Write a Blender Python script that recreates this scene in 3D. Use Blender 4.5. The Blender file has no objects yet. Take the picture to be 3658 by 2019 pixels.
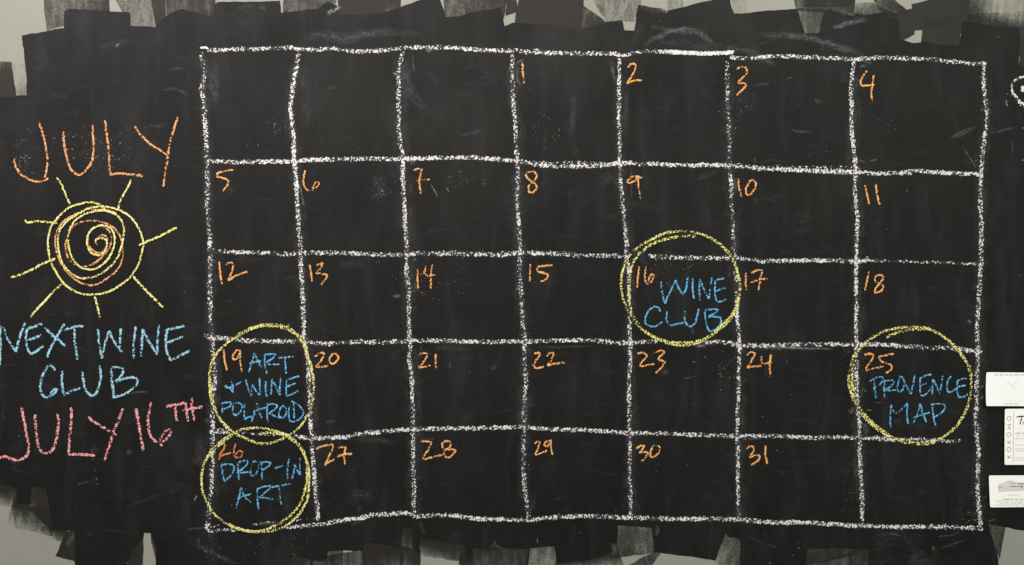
import bpy, math, random
from mathutils import Vector, noise as mnoise

random.seed(7)
scene = bpy.context.scene
C = scene.collection

# ---------------------------------------------------------------- survey grid
# The wall was measured on a fine grid: one unit = 0.44 mm on the wall
# (an 89 x 51 mm business card is about 202 x 115 units).
U = 0.00044
CX, CY, ZC = 1829.0, 1009.5, 1.50
def W(p, h=0.0):
    """grid point -> wall position, h metres out from the plaster (room side is -Y)"""
    return Vector(((p[0] - CX) * U, -h, ZC - (p[1] - CY) * U))

# ---------------------------------------------------------------- camera
cam_d = bpy.data.cameras.new('camera')
cam_d.sensor_width = 36.0
cam_d.lens = 26.0
cam_d.clip_start = 0.01
cam_d.clip_end = 50.0
cam = bpy.data.objects.new('camera', cam_d)
C.objects.link(cam)
DIST = 0.5 * 3658 * U / math.tan(math.atan(18.0 / 26.0))
cam.location = (0, -DIST, ZC)
cam.rotation_euler = (math.radians(90), 0, 0)
scene.camera = cam

# ---------------------------------------------------------------- light
world = bpy.data.worlds.new('World')
scene.world = world
world.use_nodes = True
bg = world.node_tree.nodes['Background']
bg.inputs[0].default_value = (0.93, 0.97, 1.0, 1)
bg.inputs[1].default_value = 0.35

def area(name, loc, target, sx, sy, power, col):
    d = bpy.data.lights.new(name, 'AREA')
    d.shape = 'RECTANGLE'; d.size = sx; d.size_y = sy
    d.energy = power; d.color = col
    o = bpy.data.objects.new(name, d)
    C.objects.link(o)
    o.location = loc
    o.rotation_euler = (Vector(target) - Vector(loc)).to_track_quat('-Z', 'Y').to_euler()
    return o
area('ceiling_lamp', (-0.8, -1.6, 3.0), (0.0, 0, 1.6), 2.4, 1.0, 72, (1.0, 0.96, 0.90))
area('ceiling_lamp', (1.4, -1.9, 3.0), (0.4, 0, 1.5), 1.2, 1.0, 27, (0.98, 1.0, 0.92))

area('left_glow_fill', (-1.55, -0.75, 2.35), (-0.95, 0, 1.95), 0.5, 0.3, 3.6, (1.0, 0.83, 0.98))  # added fill for the pinkish glare at upper left, no fixture seen there

scene.view_settings.view_transform = 'Standard'
scene.view_settings.look = 'None'
scene.view_settings.exposure = 0.0
scene.view_settings.gamma = 1.0
scene.view_settings.use_curve_mapping = False
scene.cycles.transparent_max_bounces = 48
scene.cycles.max_bounces = 6

# ---------------------------------------------------------------- materials
def srgb(r, g, b):
    f = lambda c: (c / 255 / 12.92) if c / 255 <= 0.04045 else ((c / 255 + 0.055) / 1.055) ** 2.4
    return (f(r), f(g), f(b), 1)

class NT:
    def __init__(self, name):
        self.m = bpy.data.materials.new(name)
        self.m.use_nodes = True
        self.t = self.m.node_tree
        self.b = self.t.nodes['Principled BSDF']
        self.pos = self.t.nodes.new('ShaderNodeNewGeometry').outputs['Position']
    def n(self, kind, **kw):
        o = self.t.nodes.new(kind)
        for k, v in kw.items(): setattr(o, k, v)
        return o
    def put(self, sock, v):
        if isinstance(v, bpy.types.NodeSocket): self.t.links.new(v, sock)
        else: sock.default_value = v
    def math(self, op, a, b=0.0, c=0.0, clamp=False):
        o = self.n('ShaderNodeMath', operation=op, use_clamp=clamp)
        self.put(o.inputs[0], a); self.put(o.inputs[1], b); self.put(o.inputs[2], c)
        return o.outputs[0]
    def noise(self, scale, detail=2.0, rough=0.5, stretch=None, vec=None, dist=0.0):
        v = vec if vec is not None else self.pos
        if stretch:
            mp = self.n('ShaderNodeMapping')
            self.put(mp.inputs['Vector'], v); mp.inputs['Scale'].default_value = stretch
            if len(stretch) > 3: pass
            v = mp.outputs[0]
        o = self.n('ShaderNodeTexNoise')
        self.put(o.inputs['Vector'], v)
        o.inputs['Scale'].default_value = scale
        o.inputs['Detail'].default_value = detail
        o.inputs['Roughness'].default_value = rough
        o.inputs['Distortion'].default_value = dist
        return o.outputs['Fac']
    def rng(self, v, a, b, lo=0.0, hi=1.0, smooth=False):
        o = self.n('ShaderNodeMapRange')
        o.interpolation_type = 'SMOOTHSTEP' if smooth else 'LINEAR'
        self.put(o.inputs['Value'], v)
        self.put(o.inputs['From Min'], a); self.put(o.inputs['From Max'], b)
        self.put(o.inputs['To Min'], lo); self.put(o.inputs['To Max'], hi)
        return o.outputs['Result']
    def mix(self, f, a, b):
        o = self.n('ShaderNodeMix', data_type='RGBA')
        self.put(o.inputs[0], f); self.put(o.inputs[6], a); self.put(o.inputs[7], b)
        return o.outputs[2]
    def attr(self, name):
        return self.n('ShaderNodeAttribute', attribute_name=name).outputs['Fac']
    def bump(self, h, strength, dist):
        o = self.n('ShaderNodeBump')
        o.inputs['Strength'].default_value = strength
        o.inputs['Distance'].default_value = dist
        self.put(o.inputs['Height'], h)
        self.put(self.b.inputs['Normal'], o.outputs[0])

def mat_wall():
    k = NT('wall_paint')
    big = k.noise(3.0, 3)
    fine = k.noise(420, 3, 0.6)
    col = k.mix(k.rng(big, 0.35, 0.65), (0.225, 0.223, 0.186, 1), (0.272, 0.268, 0.226, 1))
    col = k.mix(k.rng(fine, 0.3, 0.7, 0, 0.35), col, (0.225, 0.22, 0.178, 1))
    k.put(k.b.inputs['Base Color'], col)
    k.put(k.b.inputs['Roughness'], 0.55)
    k.put(k.b.inputs['Specular IOR Level'], 0.3)
    k.bump(k.noise(330, 3, 0.55), 0.25, 0.0006)
    return k.m

def board_colour(k):
    """chalkboard paint with wiped-in chalk dust, vertical wipe streaks and flecks"""
    wipe = k.noise(9, 4, 0.6, stretch=(3.2, 1, 0.75), dist=0.8)
    cloud = k.noise(4.2, 5, 0.62, dist=0.6)
    swirl = k.noise(26, 4, 0.65, stretch=(0.5, 1, 1.5), dist=2.2)
    tooth = k.noise(900, 2, 0.6)
    base = k.mix(k.rng(cloud, 0.3, 0.7), (0.0036, 0.0037, 0.0031, 1), (0.0088, 0.0082, 0.0067, 1))
    dust = k.math('ADD', k.rng(wipe, 0.42, 0.78, 0, 0.022, True), k.rng(swirl, 0.56, 0.85, 0, 0.050, True))
    dust = k.math('MULTIPLY', dust, k.rng(tooth, 0.3, 0.7, 0.35, 1.5))
    col = k.mix(dust, base, (0.34, 0.35, 0.36, 1))
    # chalk flecks caught on the tooth of the paint
    wob = k.n('ShaderNodeTexNoise'); k.put(wob.inputs['Vector'], k.pos); wob.inputs['Scale'].default_value = 420
    flm = k.n('ShaderNodeVectorMath', operation='MULTIPLY_ADD'); k.put(flm.inputs[0], wob.outputs['Color']); flm.inputs[1].default_value = (0.0022, 0.0022, 0.0022); k.put(flm.inputs[2], k.pos)
    flv = flm.outputs[0]
    fl = k.n('ShaderNodeTexVoronoi', feature='F1')
    k.put(fl.inputs['Vector'], flv); fl.inputs['Scale'].default_value = 230
    patch = k.noise(11, 3, 0.6)
    keep = k.n('ShaderNodeSeparateColor'); k.put(keep.inputs[0], fl.outputs['Color'])
    sel = k.math('GREATER_THAN', k.math('ADD', keep.outputs[0], k.rng(patch, 0.48, 0.75, 0, 0.36)), 1.045)
    size = k.rng(keep.outputs[1], 0, 1, 0.05, 0.17)
    dot = k.math('LESS_THAN', fl.outputs['Distance'], size)
    fleck = k.math('MULTIPLY', k.math('MULTIPLY', sel, dot), k.rng(keep.outputs[2], 0, 1, 0.04, 0.36))
    return k.mix(fleck, col, (0.62, 0.60, 0.55, 1))

def mat_board():
    k = NT('chalkboard_paint')
    k.put(k.b.inputs['Base Color'], board_colour(k))
    k.put(k.b.inputs['Roughness'], k.rng(k.noise(7, 3), 0.3, 0.7, 0.50, 0.68))
    k.put(k.b.inputs['Specular IOR Level'], 0.17)
    k.bump(k.noise(520, 3, 0.6), 0.22, 0.0005)
    return k.m

def mat_roller():
    k = NT('rolled_black_paint')
    k.put(k.b.inputs['Base Color'], (0.0165, 0.0140, 0.0102, 1))
    k.put(k.b.inputs['Roughness'], 0.6)
    k.put(k.b.inputs['Specular IOR Level'], 0.22)
    d = k.attr('coat')
    tooth = k.noise(560, 3, 0.65)
    drag = k.noise(110, 4, 0.62, stretch=(1.0, 1, 0.30), dist=0.4)
    t = k.math('ADD', k.math('MULTIPLY', tooth, 0.60), k.math('MULTIPLY', drag, 0.40))
    th = k.math('MULTIPLY_ADD', d, -0.50, 0.66)
    soft = k.rng(d, 0.0, 1.0, 0.16, 0.22)
    a = k.rng(t, k.math('SUBTRACT', th, soft), k.math('ADD', th, soft), 0, 1, True)
    a = k.math('MULTIPLY', a, k.rng(d, 0.0, 0.8, 0.42, 0.99))
    a = k.math('MULTIPLY', a, k.rng(d, 0.0, 0.12, 0.0, 1.0))
    k.put(k.b.inputs['Alpha'], a)
    k.bump(tooth, 0.25, 0.0005)
    return k.m

def mat_chalk(name, col, col2):
    """dry chalk: sticks to the high points of the painted wall only"""
    k = NT(name)
    uv = k.n('ShaderNodeUVMap', uv_map='UVMap')
    sep = k.n('ShaderNodeSeparateXYZ'); k.put(sep.inputs[0], uv.outputs[0])
    u = k.math('ABSOLUTE', k.math('MULTIPLY_ADD', sep.outputs[0], 2.0, -1.0))
    prof = k.math('SUBTRACT', 1.0, k.math('POWER', u, 3.0))
    p = k.attr('pressure')
    grain = k.noise(400, 1.0, 0.5, dist=0.2)
    slow = k.noise(34, 2, 0.5)
    p2 = k.math('ADD', p, k.rng(slow, 0.3, 0.7, -0.24, 0.20))
    cov = k.math('MULTIPLY', p2, prof)
    th = k.math('MULTIPLY_ADD', cov, -0.31, 0.765)
    a = k.rng(grain, k.math('SUBTRACT', th, 0.035), k.math('ADD', th, 0.035), 0, 1, True)
    dust = k.math('MULTIPLY', k.math('MULTIPLY', k.math('MULTIPLY', prof, prof), k.rng(p, 0.4, 1.0)), k.rng(slow, 0.3, 0.7, 0.02, 0.13))     # fine powder between the grains
    a = k.math('MAXIMUM', a, dust)
    a = k.math('MULTIPLY', a, k.rng(k.noise(600, 2), 0.3, 0.6, 0.72, 1.0))
    k.put(k.b.inputs['Alpha'], a)
    k.put(k.b.inputs['Base Color'], k.mix(k.rng(k.noise(160, 2), 0.35, 0.65), col, col2))
    k.put(k.b.inputs['Roughness'], 0.95)
    k.put(k.b.inputs['Specular IOR Level'], 0.05)
    k.bump(grain, 0.4, 0.0006)
    return k.m

def mat_smudge():
    k = NT('wiped_chalk_dust')
    uv = k.n('ShaderNodeUVMap', uv_map='UVMap')
    sep = k.n('ShaderNodeSeparateXYZ'); k.put(sep.inputs[0], uv.outputs[0])
    u = k.math('ABSOLUTE', k.math('MULTIPLY_ADD', sep.outputs[0], 2.0, -1.0))
    prof = k.math('POWER', k.math('SUBTRACT', 1.0, k.math('POWER', u, 1.6)), 1.3)
    v = k.n('ShaderNodeCombineXYZ')
    k.put(v.inputs[0], k.math('MULTIPLY', sep.outputs[0], 6.0)); k.put(v.inputs[1], k.math('MULTIPLY', sep.outputs[1], 0.02))
    k.put(v.inputs[2], k.attr('seed'))
    streak = k.noise(1.4, 4, 0.6, vec=v.outputs[0])
    a = k.math('MULTIPLY', k.math('MULTIPLY', prof, k.attr('pressure')), k.rng(streak, 0.34, 0.66, 0.0, 1.35))
    a = k.math('MULTIPLY', a, k.rng(k.noise(480, 3), 0.35, 0.65, 0.1, 1.6))
    k.put(k.b.inputs['Alpha'], a)
    k.put(k.b.inputs['Base Color'], (0.52, 0.52, 0.54, 1))
    k.put(k.b.inputs['Roughness'], 0.95)
    k.put(k.b.inputs['Specular IOR Level'], 0.05)
    return k.m

def mat_plain(name, col, rough=0.6, mottled=0.06):
    k = NT(name)
    c2 = tuple(c * (1 - mottled) for c in col[:3]) + (1,)
    k.put(k.b.inputs['Base Color'], k.mix(k.rng(k.noise(60, 4), 0.3, 0.7), col, c2))
    k.put(k.b.inputs['Roughness'], rough)
    k.put(k.b.inputs['Specular IOR Level'], 0.25)
    return k.m

M = dict(
    wall=mat_wall(), board=mat_board(), roller=mat_roller(), smudge=mat_smudge(),
    white=mat_chalk('white_chalk', (0.66, 0.63, 0.61, 1), (0.76, 0.735, 0.71, 1)),
    grains=mat_chalk('loose_chalk_grains', (0.10, 0.095, 0.085, 1), (0.26, 0.25, 0.22, 1)),
    orange=mat_chalk('orange_chalk', srgb(220, 148, 82), srgb(236, 176, 114)),
    rust=mat_chalk('dull_orange_chalk', srgb(196, 116, 66), srgb(216, 142, 88)),
    peach=mat_chalk('peach_chalk', srgb(216, 144, 92), srgb(232, 172, 122)),
    yellow=mat_chalk('yellow_chalk', srgb(214, 206, 112), srgb(234, 228, 154)),
    sky=mat_chalk('pale_blue_chalk', srgb(128, 176, 200), srgb(164, 206, 222)),
    blue=mat_chalk('blue_chalk', srgb(82, 150, 196), srgb(116, 182, 214)),
    pink=mat_chalk('pink_chalk', srgb(216, 134, 134), srgb(232, 170, 164)),
    card=mat_plain('card_stock', (0.87, 0.865, 0.83, 1), 0.55, 0.03),
    cream=mat_plain('cream_card_stock', (0.89, 0.875, 0.81, 1), 0.55, 0.03),
    ink=mat_plain('dark_ink', (0.075, 0.07, 0.06, 1), 0.6),
    grey=mat_plain('grey_ink', (0.38, 0.36, 0.33, 1), 0.6),
    pale=mat_plain('pale_ink', (0.66, 0.63, 0.57, 1), 0.6),
    brown=mat_plain('brown_ink', (0.06, 0.035, 0.03, 1), 0.6),
    khaki=mat_plain('khaki_ink', (0.46, 0.43, 0.35, 1), 0.6),
)

# ---------------------------------------------------------------- helpers
def tag(o, label=None, cat=None, group=None, kind=None):
    if label: o['label'] = label
    if cat: o['category'] = cat
    if group: o['group'] = group
    if kind: o['kind'] = kind
    return o

def empty(name, p, h=0.0, parent=None):
    o = bpy.data.objects.new(name, None)
    C.objects.link(o)
    o.empty_display_size = 0.02
    o.location = W(p, h)
    if parent:
        o.parent = parent
        o.location = o.location - world_loc(parent)
    return o

def world_loc(o):
    v = Vector(o.location)
    while o.parent:
        o = o.parent
        v = v + Vector(o.location)
    return v

def link(name, verts, faces, mat, parent=None, uvs=None, attrs=None, origin=None):
    """verts are world positions; the object gets its origin at the middle of its foot"""
    me = bpy.data.meshes.new(name)
    if origin is None:
        xs = [v.x for v in verts]; zs = [v.z for v in verts]; ys = [v.y for v in verts]
        origin = Vector(((min(xs) + max(xs)) / 2, max(ys), min(zs)))
    me.from_pydata([v - origin for v in verts], [], faces)
    if uvs:
        lay = me.uv_layers.new(name='UVMap')
        for li, lp in enumerate(me.loops): lay.data[li].uv = uvs[lp.vertex_index]
    for an, vals in (attrs or {}).items():
        a = me.attributes.new(an, 'FLOAT', 'POINT')
        a.data.foreach_set('value', vals)
    me.materials.append(mat)
    me.update()
    o = bpy.data.objects.new(name, me)
    C.objects.link(o)
    if parent:
        o.parent = parent
        o.location = origin - world_loc(parent)
    else:
        o.location = origin
    return o

CROPS = dict(  # measured sheets of the wall: offset and scale
    A=(0, 400, 3.578), B=(0, 600, 2.586), K=(0, 1130, 2.585), D=(700, 1140, 3.385), E=(700, 1500, 3.386),
    F=(2180, 800, 3.092), G=(2980, 1140, 2.963), N1=(700, 560, 2.147), N2=(1800, 560, 1.7173), N3=(700, 900, 1.84),
    N4=(2200, 900, 2.342), N5=(1050, 1230, 2.342), N6=(2200, 1230, 2.342), N7=(1100, 1560, 2.576), N8=(2200, 1560, 3.68),
    T1=(0, 0, 2.576), T2=(900, 0, 2.576), T3=(1800, 0, 2.576), T4=(2658, 0, 2.576), R=(3400, 200, 2.844),
    B1=(0, 1600, 2.576), B2=(1000, 1750, 2.576), B3=(1900, 1750, 2.576), B4=(2750, 1750, 2.837), S=(0, 0, 1.0),
    Q1=(3480, 1300, 7.9), Q2=(3560, 1440, 6.18), Q3=(3510, 1680, 10.155))
def P(key, pts):
    ox, oy, k = CROPS[key]
    return [(ox + p[0] / k, oy + p[1] / k) + tuple(p[2:]) for p in pts]

def split_corners(pts, limit=62):
    """cut a pen path where it turns sharply, so that every run is smooth"""
    runs, cur = [], [pts[0]]
    for i in range(1, len(pts) - 1):
        cur.append(pts[i])
        a = Vector((pts[i][0] - pts[i-1][0], pts[i][1] - pts[i-1][1]))
        b = Vector((pts[i+1][0] - pts[i][0], pts[i+1][1] - pts[i][1]))
        if a.length > 1e-6 and b.length > 1e-6 and a.angle(b) > math.radians(limit):
            runs.append(cur); cur = [pts[i]]
    cur.append(pts[-1]); runs.append(cur)
    return runs

def smooth(pts, step):
    """Catmull-Rom through the points, resampled about every step"""
    pts = [tuple(p[:2]) for p in pts]
    if len(pts) == 1: return pts
    q = [(2*pts[0][0]-pts[1][0], 2*pts[0][1]-pts[1][1])] + pts + [(2*pts[-1][0]-pts[-2][0], 2*pts[-1][1]-pts[-2][1])]
    out = []
    for i in range(1, len(q) - 2):
        p0, p1, p2, p3 = (Vector(v) for v in q[i-1:i+3])
        L = (p2 - p1).length
        n = max(1, int(L / step + 0.5))
        m1 = (p2 - p0) * 0.5; m2 = (p3 - p1) * 0.5
        if m1.length > L: m1 *= L / m1.length
        if m2.length > L: m2 *= L / m2.length
        for j in range(n):
            t = j / n
            t2, t3 = t*t, t*t*t
            out.append(p1*(2*t3-3*t2+1) + m1*(t3-2*t2+t) + p2*(-2*t3+3*t2) + m2*(t3-t2))
    out.append(Vector(pts[-1]))
    return out

LAYER = [0]
def ribbon(V, Fc, UV, PR, path, width, press, base, taper=True, jitter=1.0, crown=0.00012, step=None):
    """one run of a chalk stroke, appended to the lists"""
    LAYER[0] += 1
    h = base + (LAYER[0] * 37 % 101) * 0.000007
    sm = smooth(path, step or max(3.0, width * 0.35))
    n = len(sm)
    seed = LAYER[0] * 3.17
    start = len(V)
    s = 0.0
    us = (-1.0, -0.55, 0.0, 0.55, 1.0)
    for i, p in enumerate(sm):
        a = sm[max(0, i-1)]; b = sm[min(n-1, i+1)]
        t = (b - a); t = t.normalized() if t.length > 1e-9 else Vector((1, 0))
        nx = Vector((-t.y, t.x))
        if i: s += (p - sm[i-1]).length
        w = width * (1 + 0.16 * jitter * mnoise.noise((s / 26, seed, 0)))
        c = p + nx * (mnoise.noise((s / 30, seed, 9)) * 0.10 * width * jitter)
        pr = press(i / max(1, n-1)) if callable(press) else press
        pr *= 1 + jitter * (0.22 * mnoise.noise((s / 60, seed, 4)) + 0.16 * mnoise.noise((s / 210, seed, 2)))
        if taper:
            e = min(i, n-1-i)
            if e == 0: w *= 0.62
        for u in us:
            q = c + nx * (u * w * 0.5)
            V.append(W(q, h + crown * (1 - u*u)))
            UV.append(((u + 1) / 2, s))
            PR.append(pr)
    for i in range(n - 1):
        for j in range(4):
            k = start + i * 5 + j
            Fc.append((k, k + 1, k + 6, k + 5))

def chalk(name, paths, width, press, mat, parent=None, base=0.0008, **kw):
    """all the pen strokes of one letter, digit or line as one mesh"""
    V, Fc, UV, PR = [], [], [], []
    for path in paths:
        w, pr = width, press
        if isinstance(path, dict):
            w = path.get('w', w); pr = path.get('p', pr); path = path['pts']
        # the chalk overshoots the measured centre line by about half its own width
        for run in split_corners(path):
            ribbon(V, Fc, UV, PR, run, w, pr, base, **kw)
    return link(name, V, Fc, M[mat], parent, UV, {'pressure': PR})

def centre_foot(paths):
    xs = [p[0] for q in paths for p in q]; ys = [p[1] for q in paths for p in q]
    return ((min(xs) + max(xs)) / 2, max(ys))

def writing(name, words, key, width, press, mat, label, cat, group=None):
    """words: a list of words, a word a list of letters, a letter a list of pen strokes"""
    allp = [P(key, s) for w in words for l in w for s in l]
    root = empty(name, centre_foot(allp))
    tag(root, label, cat, group)
    for w in words:
        if len(words) > 1:
            wp = empty('word', centre_foot([P(key, s) for l in w for s in l]), 0, root)
        else:
            wp = root
        for l in w:
            chalk('letter', [P(key, s) for s in l], width * 0.90, press * 1.14, mat, wp)
    return root

# ---------------------------------------------------------------- setting: the wall
def box_obj(name, lo, hi, mat, parent=None):
    x0, y0, z0 = lo; x1, y1, z1 = hi
    v = [Vector(c) for c in ((x0,y0,z0),(x1,y0,z0),(x1,y1,z0),(x0,y1,z0),(x0,y0,z1),(x1,y0,z1),(x1,y1,z1),(x0,y1,z1))]
    f = [(0,1,5,4),(1,2,6,5),(2,3,7,6),(3,0,4,7),(4,5,6,7),(3,2,1,0)]
    return link(name, v, f, mat, parent)
wall = box_obj('wall', (-4.5, 0.0, 0.0), (4.5, 0.12, 3.2), M['wall'])
tag(wall, 'grey green painted wall showing round the black chalkboard patch', kind='structure')

# ---------------------------------------------------------------- chalkboard patch
board = empty('chalkboard', (1829, 2110))
tag(board, 'black chalkboard paint patch with ragged roller stroke edges on the grey wall', 'chalkboard')

OUT = [(-240,372),(-236,352),(0,348),(58,345),(64,341),(96,341),(97,290),(91,230),(86,190),(80,140),(80,127),(110,122),(160,114),(200,104),(229,101),
 (229,60),(232,38),(250,33),(300,34),(400,42),(455,43),(465,50),(467,92),(500,94),(555,98),(565,85),(600,55),(630,38),(650,34),(700,45),(765,62),
 (768,20),(776,9),(820,6),(880,8),(1000,3),(1003,30),(1005,46),(1080,38),(1140,30),(1160,12),(1172,7),(1205,22),(1212,52),(1300,55),(1352,50),(1420,30),
 (1535,-12),(1568,-12),(1588,42),(1592,62),(1640,58),(1700,42),(1788,28),(1796,60),(1802,95),(1832,81),(1845,84),(1990,88),(2003,104),(2070,104),(2120,94),(2165,80),(2222,72),(2227,92),(2231,109),
 (2266,110),(2272,70),(2280,30),(2295,34),(2330,46),(2382,50),(2388,38),(2480,15),(2590,-12),(2604,-12),(2613,28),(2622,50),(2680,46),(2736,39),(2800,35),(2840,31),(2848,35),(2860,70),(2875,121),
 (2926,118),(2934,80),(2941,50),(2950,36),(2962,33),(2992,43),(3046,49),(3104,50),(3130,47),(3200,47),(3208,78),(3214,140),(3262,154),(3300,150),(3370,162),(3424,162),(3430,140),(3436,78),
 (3454,76),(3512,87),(3570,95),(3636,101),(3641,108),(3640,186),(3634,236),(3700,240),(3800,245),
 (3800,1912),(3658,1894),(3624,1891),(3600,1884),(3532,1871),(3538,1896),(3545,1920),(3557,1961),(3566,1997),(3564,2130),
 (3350,2130),(3349,1962),(3331,1946),(3325,1985),(3240,2005),(3225,2130),(3105,2130),(3102,1961),(3000,1958),(2882,1961),(2879,2002),(2872,2130),
 (2646,2130),(2645,1925),(2620,1921),(2604,1918),(2591,1904),(2572,1950),(2556,2002),(2480,1990),(2400,1980),(2337,1972),(2334,1930),(2329,1885),(2270,1880),(2207,1877),(2206,1910),(2200,1965),(2150,1985),(2094,2002),(2040,2006),(1990,2011),(1986,1985),(1981,1951),(1940,1952),(1893,1959),(1886,1995),
 (1882,2028),(1877,2028),(1889,1960),(1800,1958),(1776,1948),(1769,1929),(1757,1944),(1738,1963),(1700,1958),(1689,1955),(1682,2000),(1668,1992),(1660,1945),(1590,1936),(1524,1924),(1500,1921),(1499,1975),(1473,1962),(1474,1884),(1439,1882),(1437,1920),(1431,1958),(1380,1946),(1303,1937),(1296,1968),(1240,1966),(1171,1967),(1168,1995),(1160,2004),(1116,2001),(1060,1985),(1035,1992),(1020,2130),
 (552,2130),(559,1961),(548,1930),(538,1904),(512,1903),(506,1925),(480,1960),(455,2010),(450,2130),(271,2130),(268,2000),(268,1893),(240,1895),(187,1892),(180,1830),(164,1743),(112,1738),(108,1800),(60,1800),(60,1745),(0,1728),(-120,1722),(-124,1690),(-262,1684),(-258,1320),(-190,1312),(-196,800),(-330,806),(-324,430),(-236,424)]
def ragged(pts):
    out = []
    n = len(pts)
    for i in range(n):
        a, b = Vector(pts[i]), Vector(pts[(i+1) % n])
        L = (b - a).length
        k = max(1, int(L / 7))
        if min(a.x, b.x) < -400 or max(a.x, b.x) > 3750 or max(a.y, b.y) > 2100: k = 1
        for j in range(k):
            p = a.lerp(b, j / k)
            jx = mnoise.noise((p.x / 9, p.y / 9, 1)) * 1.6 + mnoise.noise((p.x / 40, p.y / 40, 3)) * 2
            jy = mnoise.noise((p.x / 9, p.y / 9, 7)) * 1.6 + mnoise.noise((p.x / 40, p.y / 40, 8)) * 2
            out.append((p.x + jx, p.y + jy))
    return out
import bmesh
ring = ragged(OUT)
def tess(poly):
    """triangles of a flat outline, worked out in grid units"""
    bm = bmesh.new()
    f = bm.faces.new([bm.verts.new((p[0], -p[1], 0)) for p in poly])
    bmesh.ops.triangulate(bm, faces=[f], ngon_method='EAR_CLIP')
    bm.verts.index_update()
    out = [tuple(v.index for v in f.verts) for f in bm.faces]
    bm.free()
    return out
tris = tess(ring)
NR = len(ring)
cv = [W(p, 0.0006) for p in ring] + [W(p, 0.00002) for p in ring]
cf = list(tris) + [(i, NR + i, NR + (i + 1) % NR, (i + 1) % NR) for i in range(NR)]
coat = link('paint_coat', cv, cf, M['board'], board)

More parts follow.
